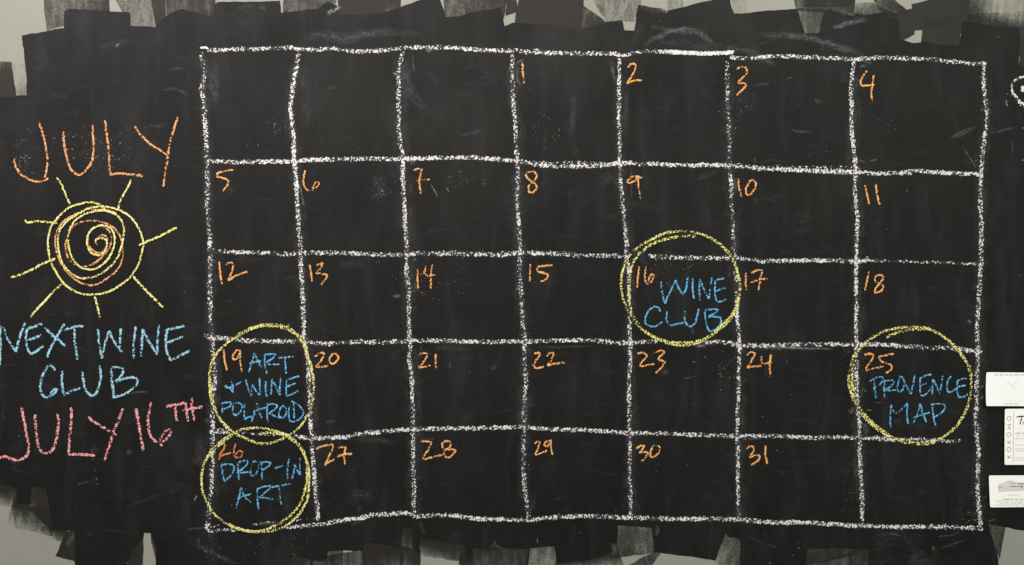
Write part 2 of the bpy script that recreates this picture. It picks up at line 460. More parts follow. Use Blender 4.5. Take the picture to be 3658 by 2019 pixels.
# thin and dry roller strokes round the edge: corners (x, y, paint density)
ROLL = [
 [(-60,215,.42),(40,222,.5),(60,352,1),(-60,352,1)], [(38,225,.10),(96,232,.12),(97,345,.22),(48,345,.2)],
 [(153,-40,.40),(390,-40,.42),(392,48,.5),(166,110,.42)], [(356,-40,.3),(390,-40,.34),(392,44,.45),(358,40,.3)],
 [(392,-40,.36),(534,-40,.36),(562,100,.30),(466,98,.30)], [(534,-40,.66),(592,-40,.70),(592,70,.85),(556,100,.75)],
 [(592,-40,.5),(772,-40,.55),(768,66,.72),(595,66,.55)], [(1018,-40,.52),(1215,-40,.40),(1195,26,.5),(1010,48,.48)],
 [(1207,-40,.82),(1432,-40,.86),(1431,60,.5),(1208,84,.9)], [(1207,-40,.5),(1432,-40,.5),(1432,4,.6),(1207,6,.6)],
 [(1580,-40,.42),(1818,-40,.58),(1800,66,.72),(1590,68,.40)], [(1812,-40,.5),(1838,-40,.35),(1850,40,.8),(1806,60,.85)],
 [(1860,-40,.82),(2092,-40,.78),(2074,108,.88),(1836,88,.86)], [(2084,20,.52),(2166,78,.52),(2150,95,.8),(2072,104,.55)],
 [(2090,-40,.30),(2294,-40,.30),(2280,76,.22),(2168,80,.30)], [(2281,18,.85),(2390,36,.15),(2390,60,.9),(2270,60,1)],
 [(2384,-40,.18),(2440,-40,.10),(2440,30,.2),(2384,40,.28)], [(2604,-40,.12),(2660,-40,.14),(2668,50,.2),(2622,54,.18)],
 [(2828,-40,.45),(3056,-40,.66),(3050,52,.72),(2846,40,.48)], [(2870,-2,.45),(3056,-2,.45),(3052,26,.4),(2870,26,.4)],
 [(2846,30,.42),(2946,34,.5),(2928,124,.46),(2876,124,.40)], [(3094,-40,.6),(3150,-40,.4),(3262,56,.8),(3150,50,.35)], [(3046,10,.2),(3120,10,.35),(3200,54,.7),(3046,54,.5)],
 [(3200,48,.70),(3280,22,.85),(3266,124,.85),(3210,150,.75)], [(3256,16,.9),(3470,-40,.5),(3450,90,.9),(3268,110,.9)],
 [(3300,66,.62),(3440,60,.72),(3426,166,.85),(3290,154,.68)], [(3440,-40,.55),(3580,-40,.02),(3580,70,.06),(3450,88,.85)],
 [(3454,50,.3),(3700,40,.14),(3700,108,.55),(3454,92,.9)], [(3560,-40,.05),(3720,-40,.25),(3720,60,.3),(3560,60,.05)], [(3638,100,.62),(3760,100,.55),(3760,245,.9),(3632,238,.85)],
 # lower edge
 [(-60,1722,1),(62,1735,1),(42,1812,.22),(-60,1800,.04)], [(58,1730,1),(112,1730,1),(104,1818,.86),(42,1812,.72)],
 [(108,1736,.62),(166,1736,.78),(186,1896,.62),(98,1818,.5)], [(42,1806,.58),(184,1812,.7),(190,1915,.40),(24,1880,.02)],
 [(150,1880,.4),(245,1890,.9),(228,1940,.25),(140,1915,.02)], [(234,1905,.72),(270,1888,.62),(270,2006,.72),(198,1986,.70)],
 [(40,1806,.30),(110,1806,.42),(100,1900,.06),(24,1890,.02)],
 [(470,1950,.85),(514,1898,.85),(508,2100,.40),(436,2100,.8)], [(536,1902,.7),(562,1940,.9),(556,2000,.4),(545,1960,.2)],
 [(1030,1980,.9),(1120,1994,.5),(1120,2100,.18),(1015,2100,.5)], [(1110,1994,.62),(1302,1962,.46),(1302,2100,.20),(1106,2100,.25)],
 [(1165,1962,.5),(1225,1962,.5),(1222,2030,.28),(1160,2030,.3)], [(1292,1932,.95),(1442,1950,.72),(1442,2100,.22),(1300,2100,.28)],
 [(1436,1880,.78),(1478,1882,.82),(1474,1968,.55),(1428,1966,.42)], [(1428,1950,.55),(1502,1966,.85),(1502,2100,.25),(1428,2100,.22)],
 [(1498,1918,.80),(1668,1942,.92),(1686,2012,.45),(1498,1984,.22)], [(1640,1985,.75),(1692,1950,.9),(1684,2100,.42),(1640,2100,.1)],
 [(1686,1950,.60),(1892,1956,.62),(1880,2100,.42),(1680,2100,.45)], [(1736,1966,.55),(1769,1928,.5),(1778,1952,.5),(1780,1966,.55)],
 [(1890,1956,.36),(1984,1949,.42),(1992,2100,.22),(1880,2100,.24)], [(1986,2000,.95),(2206,1956,.95),(2236,2040,.12),(1986,2034,.2)],
 [(2204,1876,.46),(2332,1882,.44),(2340,1976,.40),(2200,1992,.55)], [(2228,2030,.52),(2340,1968,.42),(2360,1976,.5),(2300,2060,.45)],
 [(2590,1903,.40),(2644,1918,.55),(2648,2100,.42),(2552,2008,.26)], [(2876,1956,.56),(3106,1956,.66),(3042,1986,.60),(2868,2022,.62)],
 [(2850,2024,.5),(3044,1978,.55),(3044,2100,.5),(2840,2100,.4)], [(3040,1970,.55),(3106,1960,.66),(3108,2100,.55),(3040,2100,.5)],
 [(3222,1996,.95),(3352,1958,.9),(3352,2080,.22),(3222,2060,.5)], [(3329,1944,.5),(3352,1960,.45),(3352,2024,.35),(3322,2014,.5)],
 [(3530,1869,.5),(3592,1880,.52),(3570,2000,.58),(3545,1920,.5)],
 [(2330,1880,.88),(2356,1884,.92),(2344,1935,.95),(2334,1930,.9)],
]
for qi, q in enumerate(ROLL):
    N = 14
    V, Fc, UV, DN = [], [], [], []
    h = 0.00008 + (qi * 29 % 61) * 0.000006
    for i in range(N + 1):
        for j in range(N + 1):
            s, t = i / N, j / N
            wts = ((1-s)*(1-t), s*(1-t), s*t, (1-s)*t)
            x = sum(w * c[0] for w, c in zip(wts, q)); y = sum(w * c[1] for w, c in zip(wts, q))
            d = sum(w * c[2] for w, c in zip(wts, q))
            x += mnoise.noise((x / 30, y / 30, qi)) * 3; y += mnoise.noise((x / 30, y / 30, qi + 50)) * 3
            # heavier bead along the two roller edges
            if i in (0, N) and max(c[2] for c in q) < 0.9: d *= 1.12
            d *= 1 + 0.22 * mnoise.noise((x / 60, y / 60, qi + 9))
            V.append(W((x, y), h)); UV.append((s, t)); DN.append(d)
    for i in range(N):
        for j in range(N):
            k = i * (N + 1) + j
            Fc.append((k, k + 1, k + N + 2, k + N + 1))
    link('roller_stroke', V, Fc, M['roller'], board, UV, {'coat': DN})

# wiped chalk left on the board
SM = [('T3',[(1270,420),(1400,350),(1540,290),(1660,272),(1800,310),(1900,380),(1970,440)],26,.34),
 ('T3',[(1480,262),(1600,300),(1760,315)],16,.14), ('T3',[(1180,430),(1240,300),(1260,200)],40,.07), ('T3',[(1340,240),(1460,265),(1520,280)],20,.18),
 ('T3',[(1300,400),(1600,400),(1900,440),(2060,480)],46,.07), ('T3',[(1950,420),(2200,470),(2400,560),(2530,640)],24,.12),
 ('T4',[(0,445),(130,500),(300,610)],22,.13), ('T4',[(100,330),(400,330),(700,380),(950,460),(1150,525)],30,.22), ('T4',[(190,350),(330,340),(60,440)],10,.10),
 ('T4',[(800,265),(950,215),(1150,178)],22,.36), ('T4',[(1040,150),(1290,95)],14,.24), ('T4',[(860,110),(1040,140)],20,.25),
 ('T2',[(690,140),(760,100),(825,58)],16,.50), ('T2',[(690,120),(740,90)],9,.55), ('T2',[(420,340),(650,335),(850,360),(1100,310),(1300,290)],46,.11), ('T2',[(850,350),(1100,310),(1350,300),(1600,330)],34,.10),
 ('T1',[(1065,437),(1100,400)],8,.45), ('T1',[(930,430),(1060,415),(1200,360)],34,.07), ('T1',[(1560,640),(1700,628)],12,.16), ('T1',[(1480,830),(1600,820),(1760,880)],16,.12),
 ('T1',[(1960,540),(1975,800),(1985,1010)],40,.12), ('T1',[(1340,1170),(1540,1150)],20,.06), ('T1',[(2180,80),(2330,50)],22,.12), ('T1',[(2380,60),(2450,95)],14,.18),
 ('T2',[(480,560),(500,900),(510,1180)],60,.07), ('T2',[(1420,520),(1440,800),(1640,1060)],50,.08), ('T2',[(1480,500),(1495,680)],8,.28), ('T2',[(1300,665),(1350,690)],14,.5), ('T2',[(690,812),(780,800)],14,.14), ('T2',[(1600,480),(1680,430)],18,.45), ('T2',[(540,460),(580,465)],24,.3),
 ('T2',[(1900,1260),(2130,1200)],16,.13), ('T2',[(2450,620),(2440,720),(2480,800)],10,.32), ('T2',[(2440,580),(2505,545)],12,.45),
 ('T3',[(990,600),(1010,700),(1040,760)],18,.24), ('T3',[(1130,800),(1120,1288)],26,.10), ('T3',[(960,560),(1040,620)],40,.10), ('T3',[(640,850),(630,1250)],30,.09), ('T3',[(2300,790),(2460,760)],14,.13), ('T3',[(2080,610),(2140,590)],14,.12),
 ('T4',[(430,1180),(480,1210),(620,1215)],10,.20), ('T4',[(640,930),(720,935)],18,.20), ('T4',[(1870,1285),(2120,1190)],14,.16), ('T4',[(1060,615),(1120,605)],12,.35), ('T4',[(1080,540),(1140,570),(1160,600)],22,.3), ('T4',[(880,720),(980,700)],40,.08), ('T4',[(380,730),(450,710)],7,.28), ('T4',[(720,380),(722,480)],5,.2),
 ('R',[(0,820),(120,760),(260,715)],9,.26), ('R',[(100,920),(180,1040),(250,1150)],9,.24), ('R',[(420,790),(560,745),(640,730)],12,.20), ('R',[(290,540),(320,560)],22,.30), ('R',[(545,440),(560,520)],8,.55), ('R',[(605,840),(610,1000)],6,.25), ('R',[(235,1080),(250,1052)],6,.7), ('R',[(700,1060),(734,1055)],7,.5), ('R',[(670,80),(690,0)],8,.3), ('R',[(720,725),(728,745)],5,.7),('R',[(556,380),(562,395)],5,.6),
 ('N1',[(1800,210),(1830,260),(1855,310)],5,.55), ('N1',[(1915,232),(1942,272)],4,.42), ('N1',[(1640,45),(1690,40)],22,.28), ('N1',[(795,210),(815,300),(832,386)],7,.42), ('N1',[(1640,190),(1660,280)],18,.12), ('N1',[(255,230),(262,300)],26,.07), ('N1',[(1380,120),(1420,330)],60,.07),
 ('N2',[(780,60),(783,270)],7,.28), ('N2',[(1170,140),(1330,85)],26,.09), ('N2',[(1540,40),(1535,5)],8,.3), ('N2',[(1410,120),(1425,220)],20,.16), ('N2',[(1530,250),(1560,300)],22,.08), ('N2',[(600,110),(660,160)],60,.08), ('N2',[(2240,30),(2290,15)],10,.28), ('N2',[(2470,200),(2475,215)],7,.4), ('N2',[(2175,20),(2215,40)],10,.22),
 ('N3',[(1290,295),(1350,285)],16,.26), ('N3',[(2100,250),(2150,215)],14,.45), ('N3',[(1430,60),(1450,45)],20,.30), ('N3',[(1445,180),(1440,270)],26,.12), ('N3',[(1180,70),(1215,65)],20,.13), ('N3',[(1745,40),(1760,45)],16,.3), ('N3',[(940,80),(1130,75)],40,.05),
 ('N6',[(1110,35),(1300,24),(1500,30),(1850,40)],8,.42), ('N6',[(1110,50),(1400,35),(1700,40)],14,.14), ('N6',[(540,290),(680,265)],5,.26), ('N6',[(1410,160),(1440,130)],4,.3), ('N6',[(380,200),(450,240)],40,.10), ('N6',[(660,15),(760,10)],14,.35), ('N6',[(1250,200),(1262,260)],8,.14), ('N6',[(740,105),(750,105)],6,.7), ('N6',[(640,150),(665,143)],5,.6),
 ('N5',[(1060,0),(1065,60)],8,.22), ('N5',[(2000,30),(2300,20),(2560,10)],10,.12), ('N5',[(1160,25),(1500,35)],34,.06), ('N5',[(820,60),(850,150)],40,.06), ('N5',[(1640,200),(1700,185)],20,.10), ('N5',[(1305,150),(1308,200)],6,.2),
 ('N7',[(400,20),(620,30),(820,60)],24,.10), ('N7',[(1010,40),(1180,12)],20,.10), ('N7',[(70,110),(120,75)],14,.26), ('N8',[(1650,40),(1910,28)],10,.28), ('N8',[(2170,490),(2210,440)],6,.2),('N8',[(930,370),(938,362)],5,.6),('N8',[(532,445),(538,455)],5,.7),
 ('G',[(170,940),(200,1000)],30,.24), ('G',[(300,1090),(360,1220)],30,.17), ('G',[(290,740),(350,770)],8,.38), ('G',[(330,965),(400,965)],8,.32), ('G',[(1400,5),(1450,40)],18,.30), ('G',[(620,1080),(720,1075)],30,.09), ('G',[(420,885),(520,880)],7,.22), ('G',[(1540,1120),(1555,1200)],16,.18), ('G',[(1200,1330),(1330,1290)],12,.16),
 ('D',[(1110,50),(1150,90)],14,.30), ('D',[(110,1250),(170,1210)],22,.18), ('D',[(20,540),(60,530)],30,.07), ('E',[(30,130),(60,330),(40,560)],50,.08), ('E',[(1560,30),(1690,10)],14,.16), ('E',[(5,940),(15,910)],7,.5), ('E',[(280,700),(300,900)],80,.05),
 ('F',[(900,1150),(910,1230)],16,.16), ('F',[(940,1330),(1060,1340)],22,.3), ('F',[(300,360),(400,350)],50,.12), ('F',[(250,300),(320,330)],26,.14), ('F',[(250,600),(270,760)],8,.12),
 ('K',[(1180,715),(1290,700),(1380,697)],8,.32), ('K',[(840,1190),(920,1260)],30,.08), ('K',[(1170,1270),(1220,1230)],22,.14), ('K',[(20,880),(40,950)],6,.2), ('K',[(1800,1300),(1900,1400)],50,.08),
 ('B1',[(1790,490),(1812,435)],7,.45), ('B1',[(1720,750),(1900,735)],10,.24), ('B1',[(680,350),(870,290)],12,.10), ('B1',[(1740,850),(1960,970),(2200,1075)],20,.12), ('B1',[(2360,700),(2576,680)],14,.2), ('B1',[(620,900),(690,780)],16,.2), ('B1',[(80,430),(150,420)],24,.16),
 ('B2',[(660,320),(760,285)],8,.35), ('B2',[(740,150),(735,200)],14,.14), ('B2',[(250,430),(252,470)],5,.14), ('B2',[(2368,440),(2372,490)],5,.45), ('B2',[(1290,280),(1320,420)],26,.10), ('B2',[(560,30),(900,60)],60,.05), ('B2',[(2340,0),(2350,200)],16,.06),
 ('B3',[(1120,360),(1160,350),(1140,430)],16,.22), ('B3',[(1960,410),(2100,480),(2300,540)],5,.16), ('B3',[(2185,655),(2187,693)],4,.6), ('B3',[(740,480),(770,600)],26,.2), ('B3',[(390,310),(395,420)],6,.08),
 ('B4',[(1190,435),(1330,460)],5,.30), ('B4',[(1690,468),(1820,460),(1930,425)],6,.28), ('B4',[(1720,590),(1990,500)],8,.16), ('B4',[(1050,500),(1300,480),(1560,560)],90,.05), ('B4',[(2150,90),(2210,50)],12,.2), ('B4',[(2200,320),(2290,290)],5,.3), ('B4',[(1533,175),(1536,195)],4,.5),('B4',[(1400,700),(1600,640)],60,.08),
 ('Q1',[(230,900),(180,1000)],14,.3), ('Q1',[(160,670),(270,610)],12,.3), ('Q1',[(690,20),(720,80)],40,.07), ('Q3',[(60,1050),(160,960)],40,.2),
]
for i, (key, pts, w, d) in enumerate(SM):
    V, Fc, UV, PR = [], [], [], []
    g = lambda t, d=d: (d * .55 if d < .38 else d * .85) * min(1.0, 4 * t, 4 * (1 - t)) + 0.0
    ribbon(V, Fc, UV, PR, P(key, pts), w, g, 0.00072 + (i % 40) * 0.000001, taper=False, jitter=1.6, crown=0.0, step=max(2.0, w * 0.3))
    link('chalk_smudge', V, Fc, M['smudge'], board, UV, {'pressure': PR, 'seed': [i * 1.37] * len(PR)})

# loose grains of chalk caught on the tooth of the paint
SP = [([(60,560),(200,520),(420,540),(620,520)],170,.30), ([(90,470),(100,640)],110,.30), ([(250,480),(450,640)],120,.22), ([(1330,590),(1390,740)],110,.30), ([(1560,640),(1740,660)],80,.20),
 ([(2612,880),(2616,1000)],90,.22), ([(2600,1230),(2596,1400)],90,.34), ([(2560,930),(2300,960)],60,.16), ([(3020,1190),(3020,1330)],60,.24), ([(2700,330),(2560,470)],140,.20), ([(3060,420),(3200,470)],90,.10),
 ([(3460,1760),(3460,1890)],70,.22), ([(3045,1700),(3040,1850)],70,.26), ([(1890,1600),(1900,1700)],40,.26), ([(1400,1000),(1700,1040)],120,.20), ([(2300,1000),(2420,1060)],90,.18),
 ([(2690,1920),(2860,1970)],60,.20), ([(680,1920),(860,2000)],120,.24), ([(900,1980),(1100,1930)],90,.18), ([(330,1600),(345,1740)],30,.34), ([(1900,420),(2060,560)],140,.14), ([(1000,430),(900,540)],120,.14)]
for pts, w, p in SP:
    V, Fc, UV, PR = [], [], [], []
    ribbon(V, Fc, UV, PR, pts, w, (lambda t, p=p: p * .62 * min(1, 2.4 * t + .2, 2.6 - 2.4 * t)), 0.00074, taper=False, crown=0.0, step=14)
    link('chalk_speckle', V, Fc, M['grains'], board, UV, {'pressure': PR})

# ---------------------------------------------------------------- calendar grid
grid = empty('calendar_grid', (2100, 1898))
tag(grid, 'white chalk calendar grid of five rows and seven columns on the chalkboard', 'calendar grid')
LH = [
 [dict(pts=P('T1',[(1845,442),(1895,440),(1915,455)]), w=9, p=1.5),
  P('T1',[(1905,455),(1960,466),(2100,460),(2250,455),(2400,458),(2576,452)])[:-1] + P('T2',[(0,455),(200,450),(350,440),(450,455),(600,460),(750,450),(900,470),(1100,475),(1250,460),(1400,440),(1600,440),(1800,440),(2000,455),(2200,465),(2400,470)]) + P('T3',[(110,470),(300,485),(500,490),(800,495),(1000,495),(1080,520)]),
  dict(pts=P('T3',[(200,490),(300,470),(420,505)]), w=24, p=.5),
  dict(pts=P('T3',[(1080,520),(1200,490),(1300,475),(1500,480),(1700,490),(1900,495),(2115,482)]), w=18, p=lambda t: 0.85 + 0.75 * max(0, min(1, (t - .35) * 5))),
  P('T3',[(2080,522),(2150,540),(2300,535),(2576,520)])[:-1] + P('T4',[(150,530),(350,520),(600,530),(800,540),(1000,550)]),
  P('T4',[(980,552),(1080,545),(1250,535),(1450,540),(1700,550),(1900,570),(2100,585),(2220,585)])],
 [P('N1',[(85,32),(240,40),(450,40),(700,35),(900,25),(1100,22),(1300,15),(1560,18),(1800,12),(2000,8),(2150,8),(2400,28),(2500,38)]) + P('N2',[(200,48),(400,60),(600,55),(700,40),(900,45),(1100,52),(1300,52),(1450,58),(1600,74),(1800,82),(2000,92),(2150,98),(2300,102),(2500,102)]),
  dict(pts=P('N1',[(100,22),(240,38)]), w=8, p=.9), dict(pts=P('N2',[(100,30),(250,38),(450,38),(640,45)]), w=16, p=.52), dict(pts=P('N2',[(1650,65),(1850,70),(2050,72),(2200,75)]), w=20, p=.5),
  P('N2',[(2440,95),(2530,88),(2576,92)]) + [(3400,619),(3460,621),(3496,624)]],
 [[(752,895),(800,898),(880,902),(960,905),(1030,908),(1075,905)] + P('N3',[(800,8),(950,8),(1100,14),(1380,20)]) + P('N3',[(1450,10),(1600,12),(1800,16),(2000,20),(2100,10)]) + P('N3',[(2200,8),(2350,12),(2576,24)]) + P('N4',[(0,36),(90,42)]),
  dict(pts=P('N3',[(1420,8),(1700,4),(2000,8),(2300,2),(2500,10)]), w=16, p=.5),
  P('N4',[(270,35),(400,42),(500,50),(800,52),(1000,52),(1200,75),(1400,75),(1600,72),(1800,72),(1980,76)]), P('N4',[(1950,80),(2060,78),(2115,52)]), dict(pts=P('N4',[(2090,72),(2200,74),(2400,80),(2576,86)]) + [(3360,938),(3430,941),(3500,944)], w=13, p=.62)],
 [P('D',[(100,185),(150,212),(250,220),(400,240),(600,260),(900,268),(1200,270),(1320,262)]), P('D',[(1290,250),(1450,290),(1557,298)]) + [(1278,1222),(1363,1223),(1462,1217),(1562,1218),(1704,1221),(1874,1220),(1988,1216),(2130,1217),(2200,1224),(2250,1226)],
  dict(pts=P('D',[(110,215),(200,250),(300,240)]), w=14, p=.8),
  P('F',[(200,1325),(300,1305),(450,1298),(520,1300)]), P('F',[(1040,1315),(1200,1300),(1350,1320),(1450,1340),(1546,1345)]) + [(2769,1233),(2911,1230)] + P('G',[(0,265),(200,268),(400,265),(600,275),(800,290),(1000,300),(1200,305),(1400,330),(1560,345)]),
  dict(pts=P('F',[(1320,1330),(1420,1350),(1546,1330)]), w=14, p=.6)],
 [P('E',[(170,140),(300,142),(420,145)]), dict(pts=P('E',[(220,120),(330,110)]), w=8, p=.5), dict(pts=P('E',[(560,150),(700,165),(900,175),(1050,180)]), w=12, p=.55), P('E',[(1190,185),(1300,215),(1420,222),(1560,222),(1693,210)]) + P('N7',[(300,8)]) + [(1278,1552),(1363,1542),(1462,1533),(1562,1531),(1704,1529),(1870,1526),(1988,1533),(2130,1538),(2244,1547),(2343,1548),(2485,1553),(2627,1558),(2769,1557),(2911,1564)] + P('G',[(0,1248),(200,1255),(400,1260),(600,1275),(900,1275),(1080,1283)]), dict(pts=P('G',[(1060,1283),(1200,1288),(1330,1283)]), w=15, p=lambda t: .78 - .34 * t), dict(pts=P('G',[(1200,1292),(1310,1300)]), w=10, p=.5),
  dict(pts=P('G',[(300,1250),(600,1270),(900,1285),(1080,1290)]), w=20, p=.7), dict(pts=P('E',[(1300,235),(1400,240)]), w=12, p=.6), dict(pts=P('E',[(1340,205),(1450,165)]), w=9, p=.55)],
 [dict(pts=P('E',[(130,1330),(200,1345),(350,1325),(500,1330)]), w=14, p=.75), dict(pts=P('E',[(180,1300),(280,1270)]), w=9, p=.7), dict(pts=P('E',[(650,1290),(760,1250),(960,1235)]), w=12, p=.5), dict(pts=P('E',[(960,1320),(1100,1300),(1300,1282),(1400,1272)]), w=16, p=.85),
  dict(pts=P('B2',[(150,285),(280,260),(400,265)]), w=11, p=.38), P('B2',[(180,332),(400,312),(600,275),(750,255),(850,228),(1000,222),(1150,212),(1250,240),(1450,230),(1500,235),(1650,240),(1850,265),(2050,270),(2200,275),(2280,280),(2400,265)]) + P('B3',[(0,270),(150,255),(300,245),(450,240),(650,245),(880,255),(1050,260),(1300,265),(1500,265),(1700,265),(1900,275),(2050,285),(2250,300),(2450,300)]) + P('B4',[(0,330),(200,325),(400,335),(600,345),(800,360),(940,360),(1200,370),(1500,370),(1800,375),(2000,385),(2140,390)])],
]
for i, paths in enumerate(LH):
    chalk('horizontal_line', paths, (19, 20, 20, 20, 19, 20)[i], (.80, .88, .78, .78, .84, .84)[i], 'white', grid, base=0.0008)
rnd = random.Random(11)
LV = [
 ([(728,188),(719,202),(726,233),(730,264),(726,295),(719,326),(726,349),(732,388),(734,427),(736,466),(738,510),(739,560),(743,630),(745,667),(741,700),(741,740),(746,800),(750,850),(752,900),(750,980),(752,1080),(753,1140),(754,1170),(756,1199),(759,1229),(762,1258),(764,1288),(766,1317),(768,1347),(766,1391),(763,1435),(760,1480),(761,1520),(760,1560),(759,1589),(760,1633),(759,1677),(757,1721),(753,1766),(749,1795),(746,1825),(746,1854),(741,1893)], 22, .74),
 ([(1067,190),(1061,233),(1053,272),(1047,310),(1042,349),(1038,388),(1044,427),(1046,466),(1049,500),(1050,560),(1054,583),(1056,630),(1061,676),(1063,740),(1067,800),(1072,860),(1075,900),(1075,954),(1080,1009),(1083,1080),(1085,1140),(1087,1199),(1093,1243),(1100,1288),(1102,1332),(1105,1376),(1109,1435),(1108,1480),(1111,1524),(1113,1560),(1114,1589),(1118,1633),(1124,1692),(1125,1736),(1130,1780),(1134,1819),(1137,1858)], 21, lambda t: 1.12 if .12 < t < .3 else .86),
 ([(1440,186),(1432,213),(1426,248),(1426,291),(1424,349),(1424,408),(1424,446),(1430,500),(1440,560),(1438,630),(1441,676),(1445,740),(1449,820),(1453,900),(1453,980),(1461,1036),(1460,1080),(1462,1150),(1464,1230),(1462,1273),(1464,1307),(1471,1337),(1473,1400),(1475,1480),(1476.5,1560),(1476,1630),(1478,1700),(1481,1750),(1479,1808),(1479,1836)], 21, .80),
 ([(1831,194),(1829,233),(1831,291),(1833,349),(1837,408),(1841,466),(1843,500),(1849,583),(1849,647),(1849,694),(1847,735),(1852,780),(1856,850),(1858,916),(1858,980),(1863,1036),(1863,1080),(1868,1150),(1874,1238),(1874,1294),(1878,1360),(1873,1450),(1870.5,1560),(1869,1630),(1871,1700),(1875,1750),(1881,1789),(1887,1828),(1889,1855)], 21, .72),
 ([(2213,206),(2211,272),(2211,330),(2210,388),(2211,446),(2213,500),(2213,577),(2216,647),(2222,706),(2228,780),(2232,800),(2237,865),(2238,913),(2245,962),(2246,1026),(2246,1075),(2248,1123),(2248,1172),(2250,1220),(2250,1260),(2251,1294),(2247,1360),(2247,1460),(2249,1560),(2249,1640),(2249,1700),(2251,1750),(2253,1848)], 19, .82),
 ([(2598,219),(2598,272),(2596,330),(2600,388),(2604,446),(2605,500),(2606,560),(2606,607),(2612,665),(2612,735),(2615,780),(2617,800),(2620,865),(2623,913),(2628,1000),(2632,1060),(2633,1123),(2638,1188),(2641,1238),(2640,1294),(2638,1360),(2635,1460),(2632,1560),(2635,1628),(2635,1700),(2636,1750),(2636,1808),(2639,1855)], 19, lambda t: .58 if t < .22 else (.66 if t < .5 else .88)),
 ([(3048,221),(3042,272),(3038,330),(3040,388),(3040,446),(3044,500),(3052,572),(3055,618),(3052,676),(3055,735),(3061,780),(3058,850),(3058,900),(3058,943),(3056,1007),(3058,1080),(3056,1140),(3058,1207),(3056,1275),(3058,1342),(3059,1410),(3061,1461),(3068,1511),(3068,1562),(3071,1620),(3073,1690),(3076,1750),(3078,1803),(3078,1866)], 20, .92),
 ([(3512,222),(3511,270),(3514,323),(3518,369),(3523,404),(3523,439),(3516,474),(3514,499),(3509,534),(3505,587),(3502,640),(3499,700),(3502,780),(3503,860),(3502,930),(3498,1000),(3494,1070),(3490,1140),(3488,1191),(3490,1241),(3489,1292),(3488,1342),(3487,1393),(3486,1437),(3484,1494),(3488,1556),(3493,1615),(3491,1674),(3491,1733),(3493,1780),(3495,1820),(3499,1856),(3501,1898)], 21, .84),
]
for pts, w, p in LV:
    # fine powder that fell and was rubbed beside the line
    V, Fc, UV, PR = [], [], [], []
    ribbon(V, Fc, UV, PR, [(q[0] + rnd.uniform(-4, 10), q[1]) for q in pts[1::2]], rnd.uniform(50, 80), (lambda t, k=rnd.uniform(0.03, 0.055): k), 0.00071, jitter=2.2, crown=0.0, step=16)
    link('chalk_smudge', V, Fc, M['smudge'], board, UV, {'pressure': PR, 'seed': [w * 7.7 + pts[0][0]] * len(PR)})
    chalk('vertical_line', [pts], w - 0.7, (lambda t, p=p: p(t) * .93) if callable(p) else p * .93, 'white', grid, base=0.0011)

